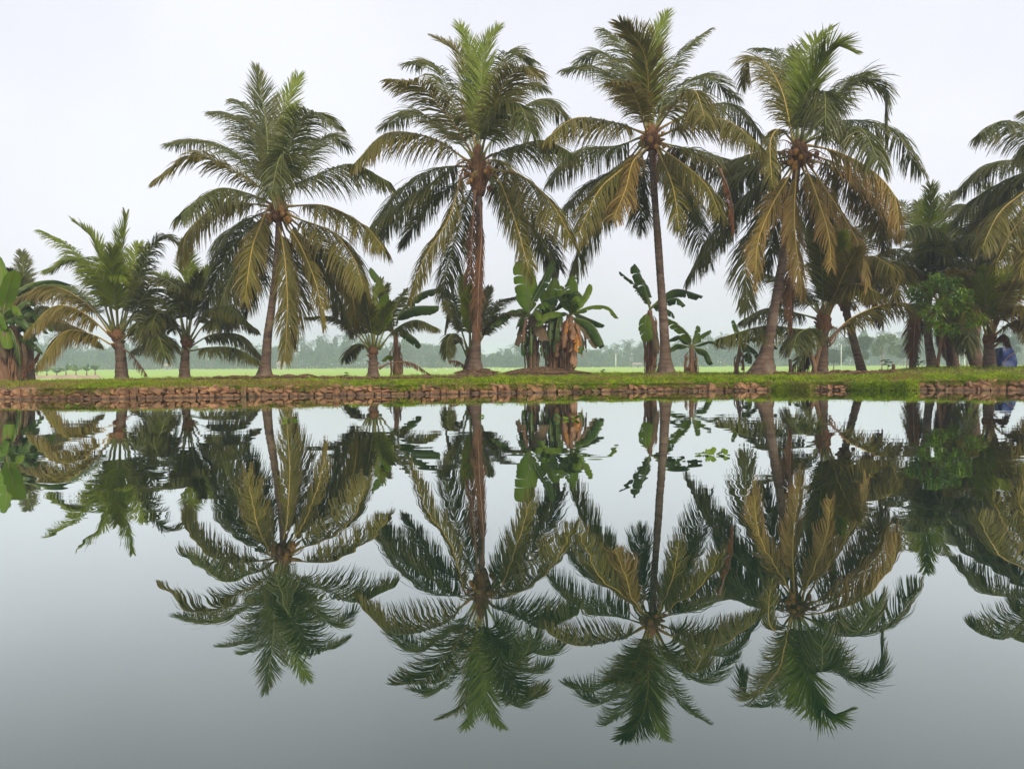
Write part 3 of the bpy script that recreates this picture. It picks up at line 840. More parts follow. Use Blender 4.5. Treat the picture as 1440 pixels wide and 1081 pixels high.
# ------------------------------------------------------------------ young palms
YT = [.36, .30, .25, .22, .18]
P5 = [
 ('G','u', 1,[(165,465),(166,391),(172,344),(178,302)]), ('G','u', 1,[(161,465),(150,397),(133,341),(106,312)]),
 ('G','a', 1,[(158,465),(133,391),(97,347),(62,326)]), ('G','a',-1,[(158,462),(139,405),(111,366),(67,378)]),
 ('G','a',-1,[(161,465),(147,400),(142,366),(175,390)],{'L':3.4}), ('w','h',-1,[(158,475),(119,441),(78,430),(40,462)]),
 ('w','h', 1,[(155,468),(122,427),(69,402),(9,426)]), ('w','h',-1,[(158,485),(133,472),(92,466),(55,508)]),
 ('g','x', 1,[(170,465),(189,391),(207,340)]), ('g','a', 1,[(172,465),(194,391),(222,336),(250,340)]),
 ('g','a',-1,[(172,468),(200,419),(222,391),(252,404)]), ('g','h',-1,[(172,478),(200,452),(222,472),(232,502)]),
 ('G','u',-1,[(166,465),(160,400),(158,350)]), ('G','u', 1,[(168,465),(180,400),(195,345)]),
 ('g','h', 1,[(168,470),(195,440),(220,436),(240,460)]), ('G','a',1,[(160,468),(120,420),(85,400),(60,410)]),
 ('n','x',-1,[(172,490),(184,498),(196,512),(206,527)],{'free':1,'L':1.8,'Lm':.5,'nl':30}),
]
P6 = [
 ('G','u', 1,[(262,475),(264,413),(264,369),(258,342)]), ('G','u', 1,[(264,475),(278,413),(291,385),(305,370)]),
 ('G','u', 1,[(259,475),(247,419),(230,391),(206,384)]), ('g','a', 1,[(257,478),(236,430),(211,419),(198,450)]),
 ('g','h',-1,[(254,496),(236,474),(211,472),(190,462)]), ('g','h', 1,[(254,498),(238,485),(211,482),(188,492)]),
 ('g','h',-1,[(267,493),(291,489),(327,489),(360,505)]), ('g','h', 1,[(266,485),(294,452),(333,447),(360,462)]),
 ('g','h',-1,[(262,478),(250,413),(262,398),(284,412)],{'L':3.2}), ('g','h',-1,[(265,480),(290,440),(318,430),(345,450)]),
 ('g','h',-1,[(260,482),(240,450),(222,440),(212,462)]), ('g','u',-1,[(263,475),(272,420),(280,385)]),
 ('g','h', 1,[(266,488),(300,470),(340,472),(365,498)]),
]
P7 = [
 ('G','u', 1,[(525,490),(525,452),(527,426),(536,394)]), ('g','u', 1,[(522,490),(514,452),(504,429),(488,402)]),
 ('g','a',-1,[(519,490),(496,466),(467,447),(434,446)]), ('g','h', 1,[(519,494),(509,484),(496,487),(485,505)],{'L':1.7}),
 ('g','a', 1,[(530,490),(546,452),(569,408)]), ('g','h',-1,[(533,491),(556,463),(585,450),(615,461)]),
 ('n','x',-1,[(533,518),(551,510),(578,510),(606,527)],{'free':1,'L':1.9,'Lm':.35,'nl':30}), ('G','u',-1,[(527,490),(537,452),(550,425)]),
 ('g','u', 1,[(521,490),(505,445),(492,420)]), ('g','u',-1,[(525,490),(520,450),(512,412)]), ('g','a',1,[(520,491),(500,455),(480,432),(462,430)]),
 ('g','u',1,[(526,490),(530,440),(545,402)]),
]
P8 = [
 ('G','u', 1,[(661,495),(659,446),(655,420),(650,392)]), ('g','a', 1,[(659,495),(643,446),(637,420),(620,405)]),
 ('g','h',-1,[(658,495),(642,440),(632,425),(626,462)]), ('g','a', 1,[(667,495),(686,453),(700,426),(722,418)]),
 ('g','a',-1,[(667,495),(686,463),(706,443),(732,440)]), ('G','u',-1,[(664,495),(660,450),(662,405)]),
 ('g','u',1,[(666,495),(676,445),(688,405)]), ('g','h',-1,[(657,500),(640,470),(630,478),(628,500)],{'L':1.8}),
 ('n','x',-1,[(657,521),(650,512),(641,507),(632,507)],{'free':1,'L':1.2,'Lm':.4,'nl':24}),
]
palm('young coconut palm with bright green upright fronds and a short thick trunk, left of another young palm' if False else 'young coconut palm with tall bright green fronds and yellowed drooping ones', None, 25.5,
     [(172,530),(170,505),(166,470)], ([0, .12, .4, 1], [.27, .21, .17, .13]), P5, 3.5, .85, 0, 5, hub_h=.4, hub_r=.2, stalks=0, t0=.24, spacing=.1, ringy=.10, extra=0, wid=.034)
palm('dark green young coconut palm with low side fronds, beside the tall curved palm', None, 26.0,
     [(260,530),(260,508),(262,478)], ([0, .15, .5, 1], [.25, .18, .14, .11]), P6, 3.0, .66, 0, 6, hub_h=.4, hub_r=.17, stalks=0, t0=.26, spacing=.1, ringy=.10, wid=.034)
palm('small young coconut palm growing right against a banana plant', None, 26.0,
     [(525,527),(525,512),(525,492)], [.27, .17, .14, .11], P7, 2.5, .50, 0, 7, hub_h=.3, hub_r=.16, stalks=0, t0=.26, spacing=.09, ringy=.12, wid=.032)
palm('small young coconut palm sprouting at the foot of the palm with the hanging dead frond', None, 25.0,
     [(657,526),(660,512),(662,497)], [.2, .17, .15, .12], P8, 2.5, .52, 0, 8, hub_h=.25, hub_r=.13, stalks=0, t0=.28, spacing=.09, wid=.032)
P9 = [
 ('G','u', 1,[(1160,440),(1165,370),(1172,300),(1180,230)]), ('g','u', 1,[(1158,440),(1150,380),(1140,340),(1122,306)]),
 ('g','u', 1,[(1163,440),(1180,380),(1200,340),(1228,318)]), ('o','h',-1,[(1164,446),(1179,419),(1201,399),(1236,412)],{'L':3.0}),
 ('o','h',-1,[(1165,476),(1198,447),(1248,427),(1290,430),(1313,450)]), ('g','a', 1,[(1155,444),(1132,422),(1109,399),(1079,386)]),
 ('g','h', 1,[(1154,450),(1123,441),(1082,433),(1044,450)]), ('g','h',-1,[(1154,463),(1123,463),(1076,458),(1013,475)]),
 ('g','h',-1,[(1153,468),(1138,462),(1122,470),(1116,488)],{'L':2.4}), ('G','u',-1,[(1161,440),(1172,385),(1185,330)]),
 ('g','u',-1,[(1158,440),(1156,380),(1150,330)]), ('o','a', 1,[(1163,444),(1190,400),(1215,385),(1235,390)]),
 ('g','h', 1,[(1157,446),(1130,410),(1105,410),(1088,430)]), ('g','a',1,[(1164,442),(1178,370),(1205,320)]),
 ('n','x', 1,[(1150,475),(1140,480),(1132,500),(1122,524)],{'free':1,'L':2.0,'Lm':.7}), ('o','u',-1,[(1164,440),(1184,390),(1205,350)]),
]
r9, b9, c9 = palm('stocky coconut palm with a knobbly orange brown trunk and a long brown side frond', None, 24.8,
     [(1155,526),(1157,495),(1158,450)], [.19, .175, .165, .16, .14], P9, 4.0, .85, 0, 9, hub_h=.8, hub_r=.2, stalks=2, t0=.2, spacing=.12, ringy=.16)
M['stalkg'] = M['rib_n']
for pts in ([(1165,480),(1180,463),(1196,452)], [(1166,483),(1175,470),(1182,466)], [(1166,487),(1174,478),(1176,468)]):
    C = curve([at(x, y, 24.6) for x, y in pts], 8); v, f = tube(C, np.linspace(.035, .015, 8), 5)
    obj('petiole_stub', mesh_np('petiole_stub', v - b9, f), M['rib_n'], r9)
P10 = [
 ('o','h',-1,[(1189,425),(1205,380),(1225,360),(1262,380)]), ('n','h', 1,[(1189,425),(1215,395),(1240,390),(1262,430)]),
 ('g','h', 1,[(1189,425),(1220,370),(1262,350),(1300,380)]), ('o','a', 1,[(1188,425),(1190,360),(1180,320)]),
 ('n','x', -1,[(1192,422),(1215,412),(1235,430),(1240,458)],{'L':2.6}), ('g','a', 1,[(1189,425),(1210,350),(1240,310),(1275,305)]),
 ('g','a', 1,[(1188,425),(1165,380),(1140,370)]), ('o','h',1,[(1190,425),(1225,385),(1265,372),(1290,400)]),
]
palm('slim coconut palm whose bare trunk bends away from the stocky one', None, 27.0,
     [(1214,522),(1204,492),(1194,455),(1188,425)], ([0, .08, .3, 1], [.26, .16, .135, .115]), P10, 4.0, .85, 3, 10, hub_h=.5, hub_r=.18, stalks=3)
P11 = [
 ('G','u',-1,[(1306,395),(1308,345),(1308,300),(1309,262)]), ('g','u', 1,[(1310,395),(1318,340),(1325,300),(1338,272)]),
 ('g','a', 1,[(1302,395),(1290,330),(1272,290),(1252,278)]), ('g','h',-1,[(1304,395),(1315,340),(1296,316),(1266,330)]),
 ('g','h',-1,[(1312,395),(1340,350),(1365,330),(1395,350)]), ('g','h', 1,[(1302,398),(1270,370),(1240,370),(1225,400)]),
 ('o','h',-1,[(1301,400),(1275,375),(1252,368),(1236,395)]), ('o','h',-1,[(1303,402),(1290,385),(1270,382),(1256,420)]),
 ('g','d', 1,[(1303,408),(1290,440),(1282,490)],{'L':3.3}), ('n','d',-1,[(1300,410),(1288,440),(1284,515)],{'L':3.0,'Lm':.6}),
 ('g','d', 1,[(1310,408),(1330,450),(1345,500)],{'L':3.3}), ('n','x',-1,[(1326,415),(1330,450),(1336,480),(1341,510)],{'L':2.6}),
 ('g','h', 1,[(1312,400),(1345,372),(1375,372),(1400,400)]), ('g','a', 1,[(1308,395),(1340,330),(1370,300),(1398,300)]),
 ('g','u',1,[(1306,395),(1298,340),(1290,285)]),
]
palm('dark shaded coconut palm with one feather-like upright frond, behind the small mango tree', None, 28.0,
     [(1312,520),(1306,480),(1304,440),(1307,400)], ([0, .08, .3, 1], [.30, .17, .14, .13]), P11, 4.3, .9, 4, 11, extra=3, extra_keys='gg', elev=(-20, 40))
P12 = [
 ('g','h',-1,[(1478,215),(1440,185),(1410,170),(1376,190)]), ('g','h', 1,[(1478,225),(1430,225),(1390,232),(1346,268)]),
 ('o','h',-1,[(1480,240),(1440,270),(1405,300),(1380,350)]), ('o','h',-1,[(1480,245),(1450,290),(1420,330),(1400,372)]),
 ('g','a', 1,[(1490,215),(1475,170),(1462,155),(1440,160)]), ('w','d',-1,[(1482,250),(1455,320),(1435,380)]),
 ('g','h', 1,[(1480,235),(1445,245),(1405,270),(1375,310)]),
 ('g','d', 1,[(1480,250),(1450,330),(1420,400)]), ('w','d',-1,[(1484,255),(1455,340),(1440,410)]),
]
palm('big coconut palm at the bank edge reaching its hanging fronds over the blue tarpaulin', None, 24.5,
     [(1466,520),(1472,440),(1478,340),(1482,228)], TALL, P12, 4.4, .95, 6, 12, extra=3, elev=(-25, 20))
P13 = [
 ('w','a',-1,[(1390,470),(1384,422),(1365,391),(1343,378)]), ('G','u', 1,[(1393,470),(1398,413),(1418,374)]),
 ('w','h',-1,[(1396,470),(1412,440),(1435,430),(1470,440)]), ('G','a', 1,[(1395,470),(1415,410),(1445,390)]),
 ('g','h', 1,[(1388,472),(1370,430),(1350,420),(1335,440)]), ('G','u',-1,[(1391,470),(1385,420),(1388,380)]),
 ('w','h',-1,[(1389,474),(1375,440),(1362,432),(1350,450)],{'L':2.2}), ('w','h',-1,[(1396,474),(1420,455),(1445,450),(1465,475)]),
 ('g','u', 1,[(1394,470),(1405,415),(1425,385)]), ('n','x',-1,[(1398,480),(1412,470),(1420,485)],{'L':1.4,'Lm':.5}),
 ('w','a',-1,[(1394,472),(1405,430),(1425,400),(1450,400)]),
]
palm('young coconut palm with orange leaf stalks standing next to the blue tarpaulin', None, 24.5,
     [(1392,518),(1391,500),(1391,474)], [.20, .17, .15, .12], P13, 2.8, .75, 0, 13, hub_h=.4, hub_r=.17, stalks=0, t0=.24, spacing=.1, ringy=.1)
P14 = [
 ('g','u', 1,[(1402,345),(1396,300),(1388,262)]), ('o','h',-1,[(1402,348),(1398,310),(1385,300),(1372,330)],{'L':3.4}),
 ('g','h',-1,[(1400,350),(1375,320),(1345,325),(1325,360)]), ('g','h',-1,[(1400,352),(1372,340),(1340,360),(1322,400)]),
 ('y','d',-1,[(1402,352),(1396,345),(1388,360),(1382,395)],{'L':2.6}),
 ('g','u', 1,[(1404,345),(1410,300),(1420,265)]), ('g','a', 1,[(1400,347),(1380,300),(1355,288),(1335,300)]),
]
palm('tall dark coconut palm, half hidden behind the orange-stalked young palm', None, 29.0,
     [(1380,514),(1368,485),(1378,430),(1402,350)], [.28, .22, .18, .17, .16], P14, 4.4, .95, 2, 14, extra=6, elev=(-40, 45), extra_keys='ggg')
P15 = [('g','u',1,[(38,440),(34,395),(31,355)]), ('g','a',1,[(38,440),(55,405),(78,400)]), ('g','u',-1,[(38,440),(26,400),(14,380)]),
 ('g','h',1,[(40,442),(60,430),(75,445)])]
palm('small coconut palm half hidden behind the thick banana clump', None, 28.5,
     [(42,528),(40,490),(38,445)], [.22, .18, .15, .13], P15, 2.6, .7, 0, 15, extra=6, stalks=0, elev=(-10, 50), hub_h=.3, hub_r=.14)
# second slim trunk with hanging dead fronds
palm('thin coconut palm shrouded in hanging dead fronds under the mango tree', None, 28.5,
     [(1342,517),(1336,492),(1331,460),(1328,415)], [.22, .17, .15, .14], [
      ('n','x',-1,[(1330,430),(1334,455),(1337,480),(1343,512)],{'L':2.4}), ('n','x',1,[(1328,430),(1326,460),(1330,500)],{'L':2.4}),
      ('n','x',-1,[(1330,430),(1322,455),(1326,490)],{'L':2.2}), ('g','h',-1,[(1330,425),(1350,440),(1362,470),(1362,490)],{'L':2.6})],
     3.8, .85, 0, 16, extra=5, extra_keys='ggn', elev=(-20, 40), stalks=0, hub_h=.4, hub_r=.17)

# ------------------------------------------------------------------ banana plants
def banana_leaf(C, W, droop=0.5, torn=0.5, rs=None, vfold=0.35):
    """C midrib (n,3), W full width in metres; blade of panels split by tears"""
    rs = rs or RNG
    n = len(C)
    T = unit(np.gradient(C, axis=0))
    h = C[-1] - C[0]; h = np.array((h[0], h[1], 0.0))
    if np.linalg.norm(h) < .12: h = np.array((.15, -1.0, 0))
    S = unit(np.cross(unit(h), np.array((0, 0, 1.0))))
    Sd = unit(S - T * (T @ S)[:, None]); Nn = np.cross(Sd, T)
    Nn = np.where(Nn[:, 2:3] < -.2, -Nn, Nn)
    t = np.linspace(0, 1, n)
    w = W / 2 * np.interp(t, [0, .08, .14, .26, .5, .82, .94, 1], [.05, .06, .5, .9, 1, .9, .6, .08])
    V, Fq, tint = [], [], []
    us = (0.0, .35, .7, 1.0); r0_ = rs.uniform(.15, .85)
    for sg in (1, -1):
        i = 0
        while i < n - 1:
            j = min(n - 1, i + (int(rs.integers(2, 6)) if rs.random() < torn else int(rs.integers(6, 14))))
            dr = droop * (1 + rs.uniform(-.7, .7) * torn) + (rs.uniform(0, .5) * torn if rs.random() < torn else 0)
            sk = rs.uniform(-.02, .08) * torn
            r = float(np.clip(r0_ + rs.normal(0, .08), 0, 1))
            b = len(V)
            for a in range(i, j + 1):
                q = (a - i) / max(1, j - i)
                pin = 1 - (0.30 * torn if (a == i or a == j) else 0)
                for u in us:
                    ang = vfold - (dr + .5 * vfold) * u * 1.3
                    wl_ = w[a] * u * (1 - (1 - pin) * u * u)
                    off = Sd[a] * (sg * wl_ * math.cos(ang)) + Nn[a] * (wl_ * math.sin(ang)) + T[a] * (wl_ * .25 + sk * u) - np.array((0, 0, 1.0)) * (droop * .25 * wl_ * u)
                    if a in (i, j): off = off + T[a] * ((.5 - q) * .02 * torn * u)
                    V.append(C[a] + off + np.array((0, 0, 1.0)) * .006 * math.sin(a * 1.9 + u * 5) * u)
                    tint.append((r, u ** 2 * .8, t[a]))
            for a in range(j - i):
                for u in range(3):
                    p = b + a * 4 + u
                    Fq.append((p, p + 1, p + 5, p + 4))
            i = j
    return np.array(V), np.array(Fq), np.array(tint)

def banana(label, base_px, stem_px, Y, w_px, leaves, seed, skirt=6, more=0, droopy=0, group='banana plants on the bank'):
    """stem_px: pixel points base->top; leaves: (key, width_px, side, pts)"""
    global RNG
    RNG = np.random.default_rng(seed * 77 + 3); rnd = random.Random(seed)
    b = np.array((at(stem_px[0][0], 527, Y)[0], Y, 0.0)); b[2] = gz(b[0], b[1])
    root = thing('banana_plant', label, 'banana plant', b, group)
    P = curve([b - np.array((0, 0, .06))] + [at(x, y, Y) for x, y in stem_px[1:]], 22)
    r = w_px * Y / F / 2
    wob = 1 + .16 * np.array([[noise.noise((j * .9, i * .35, seed)) for j in range(12)] for i in range(22)])
    V, f = tube(P, np.interp(np.linspace(0, 1, 22), [0, .1, .6, 1], [r * 1.25, r * 1.05, r * .85, r * .6]), 12, True, wob)
    obj('stem', mesh_np('stem', V - b, f), M['bstem'], root)
    top = P[-1]
    def leaf(C, W, key, droop, torn):
        V, Fq, t = banana_leaf(C, W, droop, torn)
        o = obj('dry_leaf' if key in 'dna' else 'leaf', mesh_np('leaf', V - b, Fq, t), BLEAF[key], root)
        v2, f2 = tube(C[::2], np.linspace(.028, .006, len(C[::2])), 5)
        obj('midrib', mesh_np('midrib', v2 - b, f2), M['rib_g'] if key in 'Gg' else M['rib_n'], o)
    for lf in leaves:
        key, wpx, side, pts = lf[:4]
        l2 = arclen([at(x, y, Y) for x, y in pts])
        C3 = frond_3d(pts, Y, l2 * 1.18, side)
        if key in 'ad': C3 = C3 - np.array((0, .34, 0))
        if key != 'd' and key != 'a': C3 = np.vstack([[(top + C3[0]) / 2 if np.linalg.norm(top - C3[0]) > .5 else top], C3])
        flat = abs(pts[-1][0] - pts[0][0]) > abs(pts[-1][1] - pts[0][1])
        leaf(curve(C3, 34), wpx * 1.22 * Y / F, key, rnd.uniform(.75, 1.1) if flat else rnd.uniform(.2, .45), rnd.uniform(.25, .9) if key in 'gn' else (.95 if key in 'ad' else rnd.uniform(.2, .5)))
    for k in range(more):
        a = rnd.uniform(0, 6.28); e = rnd.uniform(.1, 1.2); L = rnd.uniform(1.0, 1.7)
        d = np.array((math.cos(a) * math.cos(e), math.sin(a) * math.cos(e), math.sin(e)))
        C = curve([top, top + d * L * .4, top + d * L * .75 - np.array((0, 0, .15 * L)), top + d * L * .95 - np.array((0, 0, .42 * L))], 30)
        leaf(C, rnd.uniform(.32, .45), rnd.choice('gG'), rnd.uniform(.3, .7), rnd.uniform(.2, .9))
    for k in range(droopy):
        a = rnd.uniform(-3.6, .5); L = rnd.uniform(.7, 1.25); q = P[rnd.randint(14, 21)]
        d = np.array((math.cos(a), math.sin(a), 0)); z = np.array((0, 0, 1.0))
        C = curve([q, q + d * L * .3 + z * .08, q + d * L * .5 - z * L * .3, q + d * L * .55 - z * L * .85], 26)
        leaf(C, rnd.uniform(.14, .34), rnd.choice('nggdnd'), rnd.uniform(.4, .9), rnd.uniform(.6, 1.0))
    H = arclen(P)
    skirt = int(skirt * 1.9)
    for k in range(skirt):                          # dry leaves hanging round the stem
        a = k / skirt * 6.283 + rnd.uniform(-.4, .4)
        z1 = rnd.uniform(.45, .98); L = min(H * z1 * 1.0, rnd.uniform(.6, 1.4))
        p = P[int(z1 * 21)]
        o_ = np.array((math.cos(a), math.sin(a), 0))
        C = curve([p + o_ * r * .5, p + o_ * (r + .07) - np.array((0, 0, L * .2)), p + o_ * (r + rnd.uniform(.03, .12)) - np.array((0, 0, L * .65)), p + o_ * (r + rnd.uniform(.0, .12)) - np.array((0, 0, L))], 16)
        V, Fq, t = banana_leaf(C, rnd.uniform(.05, .17), 1.0, 1.0)
        obj('dry_leaf', mesh_np('dry_leaf', V - b, Fq, t), BLEAF[rnd.choice('ddn')], root)
    return root

banana('left banana plant of the ragged clump, its widest leaf held upright' if False else 'banana plant with one very broad upright leaf, in the ragged clump', None, [(747,516),(747,485),(746,448)], 24.6, 10, [
 ('G',29,1,[(744,437),(741,408),(735,366)]), ('g',15,1,[(749,424),(762,400),(777,366)]), ('g',14,-1,[(736,442),(718,437),(690,459)]),
 ('g',14,-1,[(741,444),(734,446),(727,460)]), ('n',21,-1,[(746,442),(757,453),(768,479)]), ('n',12,-1,[(743,457),(732,468),(727,486)]),
 ('g',12,1,[(748,446),(760,440),(772,452)])], 21, skirt=12, more=3, droopy=7)
banana('banana plant wrapped in dry brown leaves, in the middle of the ragged clump', None, [(780,519),(778,485),(776,442)], 24.8, 17, [
 ('G',19,1,[(774,436),(775,412),(780,391)]), ('g',14,-1,[(772,434),(764,424),(786,416),(800,420)]), ('g',13,1,[(774,440),(762,440),(752,458)]),
 ('G',12,-1,[(778,470),(786,480),(794,493)]), ('G',18,1,[(774,436),(768,415),(760,402)]), ('a',11,-1,[(785,445),(788,453),(791,464)]),
 ('g',14,1,[(775,440),(766,430),(757,437)])], 22, skirt=20, more=4, droopy=7)
banana('banana plant with amber dying leaves and a long drooping one, in the ragged clump', None, [(798,521),(800,485),(801,444)], 24.4, 14, [
 ('G',20,1,[(802,436),(804,412),(804,388)]), ('G',13,1,[(808,436),(822,416),(829,399)]), ('g',10,-1,[(802,436),(795,416),(808,412),(818,415)]),
 ('g',11,1,[(808,441),(828,448),(850,457)]), ('g',21,-1,[(808,447),(832,456),(850,486)]), ('n',12,-1,[(808,450),(826,468),(838,490)]),
 ('a',7,-1,[(806,462),(809,476),(810,493)]), ('d',8,-1,[(802,448),(804,462),(805,478)]), ('d',11,-1,[(803,480),(806,500),(807,514)]),
 ('g',10,-1,[(806,455),(818,478),(815,497)]), ('G',18,1,[(803,438),(795,415),(789,402)]), ('a',6,-1,[(798,448),(795,456),(794,468)])], 23, skirt=20, more=4, droopy=7)
banana('tall banana plant with torn leaves growing right beside the slim straight palm', None, [(915,523),(915,485),(914,436)], 25.2, 11, [
 ('g',18,1,[(913,426),(906,403),(892,371)]), ('g',8,-1,[(911,426),(897,405),(871,382)]), ('G',16,-1,[(911,440),(907,455),(911,480)]),
 ('g',16,1,[(920,428),(949,407),(988,416)]), ('g',13,-1,[(920,430),(949,419),(963,428)]), ('g',12,1,[(920,432),(940,436),(948,444)]),
 ('g',12,1,[(913,428),(905,414),(896,408)]), ('n',10,-1,[(918,450),(922,475),(925,497)])], 24, skirt=14)
banana('small fresh green banana plant between the slim straight palm and the leaning palm', None, [(974,526),(973,508),(972,488)], 25.0, 9, [
 ('G',18,-1,[(971,484),(962,466),(937,447)]), ('g',9,1,[(967,482),(955,472),(940,478)]), ('g',10,-1,[(966,487),(952,484),(939,493)]),
 ('G',10,1,[(976,482),(986,471),(999,464)]), ('g',5,-1,[(980,486),(1000,480),(1021,490)]), ('g',13,-1,[(980,490),(993,494),(1002,510)]),
 ('G',8,1,[(975,484),(980,470),(981,458)])], 25, skirt=9)
banana('spindly leaning banana plant beside the wide root flare of the leaning palm', None, [(1034,523),(1038,505),(1041,484)], 24.6, 6, [
 ('G',8,1,[(1040,480),(1037,466),(1031,450)]), ('g',10,-1,[(1044,480),(1071,474),(1093,489)]), ('g',12,-1,[(1044,484),(1051,494),(1054,511)]),
 ('g',9,1,[(1046,483),(1060,492),(1070,508)])], 26, skirt=4)
banana('banana plant with broad torn leaves, growing right against a small young palm', None, [(558,526),(558,505),(556,470)], 26.6, 10, [
 ('G',13,1,[(552,448),(538,405),(521,376)]), ('g',18,-1,[(560,447),(580,432),(617,430)]), ('g',15,1,[(562,440),(590,413),(620,404)]),
 ('g',15,-1,[(562,462),(582,474),(592,486)]), ('G',13,-1,[(552,468),(540,430),(545,412)]), ('G',8,-1,[(553,500),(545,500),(537,506)])], 27, skirt=5)
LEFT = [
 ([(4,533),(4,500),(4,455)], 24.6, 20, [('G',20,-1,[(6,430),(13,405),(20,380)]), ('G',15,1,[(0,420),(2,385),(-3,358)]), ('G',13,-1,[(4,455),(9,470),(11,490)]),
   ('g',8,1,[(10,420),(40,400),(74,394),(99,400)]), ('G',14,-1,[(8,440),(20,430),(31,443)])], 'banana plant with a huge fresh leaf, at the front of the thick brown-stemmed clump'),
 ([(22,533),(22,505),(20,460)], 25.0, 22, [('g',9,-1,[(22,464),(32,456),(42,458)]), ('g',12,-1,[(22,470),(40,476),(60,496)]), ('g',16,1,[(20,450),(36,430),(52,440)]),
   ('G',14,-1,[(18,455),(10,440),(-2,450)]), ('g',16,1,[(22,450),(40,436),(62,452)]), ('g',14,-1,[(24,462),(40,462),(52,478)])], 'banana plant with dark drooping leaves over a shaggy dry stem, beside the young palms'),
 ([(-20,533),(-20,500),(-20,460)], 25.0, 24, [('G',18,-1,[(-14,455),(0,440),(10,462)]), ('G',18,-1,[(-16,465),(-2,462),(4,490)])], 'banana plant at the outer end of the thick brown-stemmed clump'),
]
for i, (st, Y, w, lv, lab) in enumerate(LEFT):
    banana(lab, None, st, Y, w, lv, 31 + i, skirt=16, more=4, droopy=4)

# heap of dry leaves under the ragged clump
def litter_pile(px0, px1, Y, n, label, seed):
    global RNG
    RNG = np.random.default_rng(seed); rnd = random.Random(seed)
    c = gpt((px0 + px1) / 2, Y)
    hw = (px1 - px0) / 2 * Y / F
    parts, tints = [], []
    for k in range(n):
        a = rnd.uniform(0, 6.28); rr = math.sqrt(rnd.random())
        x, y = c[0] + math.cos(a) * rr * hw, Y + math.sin(a) * rr * 1.0
        z = gz(x, y) + .01 + rnd.uniform(0, .10) * (1 - rr)
        d = rnd.uniform(-.5, .5) + (math.pi if rnd.random() < .5 else 0); L = rnd.uniform(.15, .55)
        p0 = np.array((x, y, z)); dv = np.array((math.cos(d), math.sin(d) * .6, rnd.uniform(-.12, .12)))
        C = curve([p0 - dv * L / 2, p0 + np.array((0, 0, .03)), p0 + dv * L / 2], 5)
        parts.append(tube(C, np.array([.006, .018, .022, .016, .004]) * rnd.uniform(.6, 1.6), 4))
    v, f = join(parts)
    o = obj('leaf_litter', mesh_np('leaf_litter', v - c, f), M['litter'], None, c)
    o['kind'] = 'stuff'; tag(o, label, 'leaf litter')
litter_pile(702, 822, 24.5, 420, 'heap of dead brown leaves under the ragged banana clump', 51)
litter_pile(645, 695, 24.1, 160, 'dead leaf scraps around the foot of the palm with the hanging dead frond', 52)

litter_pile(150, 640, 21.0, 130, 'scattered twigs and dead leaf scraps on the worn grass between the young palms', 53)
litter_pile(1080, 1260, 23.2, 160, 'scattered dead leaf scraps around the stocky and bending palms', 54)

# ------------------------------------------------------------------ small mango tree
def broadleaf(name, label, cat, base, trunk_pts, tr, clumps, leaf_len, n_leaf, mats, seed, group=None, tri=True, wratio=.3):
    """clumps: (centre, radius) ellipsoids filled with small leaves"""
    rs = np.random.default_rng(seed)
    root = thing(name, label, cat, base, group)
    T = []
    P = curve(trunk_pts, 14); T.append(tube(P, np.linspace(tr, tr * .45, 14), 7))
    for c, r in clumps:
        j = P[int(rs.integers(7, 14))]
        T.append(tube(curve([j, (j + c) / 2 + rs.normal(0, .05, 3) * r.mean(), c], 7), np.linspace(tr * .4, tr * .1, 7), 5))
    v, f = join(T)
    obj('trunk', mesh_np('trunk', v - base, f), M['wood'], root)
    V, Fc, tn, o = [], [], [], 0
    for c, r in clumps:
        n = int(n_leaf)
        d = unit(rs.normal(0, 1, (n, 3))); rad = rs.uniform(.35, 1.05, n) ** .6
        p = c + d * rad[:, None] * r
        a = rs.uniform(0, 6.283, n); tilt = rs.normal(-.45, .35, n)
        ax = np.stack([np.cos(a) * np.cos(tilt), np.sin(a) * np.cos(tilt), np.sin(tilt)], 1)
        sd = unit(np.cross(ax, rs.normal(0, .35, (n, 3)) + np.array((0, 0, 1.0))))
        L = leaf_len * rs.uniform(.6, 1.25, n); w = L * wratio
        quad = np.stack([p, p + ax * (L * .45)[:, None] + sd * (w / 2)[:, None], p + ax * L[:, None] - np.array((0, 0, .12)) * L[:, None], p + ax * (L * .45)[:, None] - sd * (w / 2)[:, None]], 1)
        V.append(quad.reshape(-1, 3)); Fc.append(np.arange(n * 4).reshape(-1, 4) + o); o += n * 4
        rr = np.clip(rs.normal(.35 + .25 * rs.random(), .25, n), 0, 1)
        tn.append(np.repeat(np.stack([rr, rs.uniform(0, .5, n), rr], 1), 4, 0))
    me = mesh_np('crown', np.vstack(V) - base, np.vstack(Fc), np.vstack(tn))
    cr = obj('crown', me, mats, root)
    return root
b = gpt(1318, 24.9)
rs = np.random.default_rng(5)
cl = []
for px, py in ((1300,405),(1318,392),(1340,395),(1355,412),(1350,440),(1330,425),(1295,425),(1360,450),(1340,462),(1318,458),(1372,448),(1310,440),(1335,408),(1285,412),(1350,425)):
    s = rs.uniform(.20, .36)
    cl.append((at(px, py, 23.0 + rs.uniform(-.6, .6)), np.array((s, s, s * .8))))
broadleaf('mango_tree', 'small bright green mango tree among the dark palms', 'tree', b, [b, at(1322,490,24.8), at(1326,455,24.7), at(1328,420,24.6)], .06, cl, .18, 130,
          leaf_mat('mango leaf', (0.04, 0.105, 0.006), (0.15, 0.25, 0.014), (0.16, 0.22, 0.03), .2, .35, .35, .5), 3)

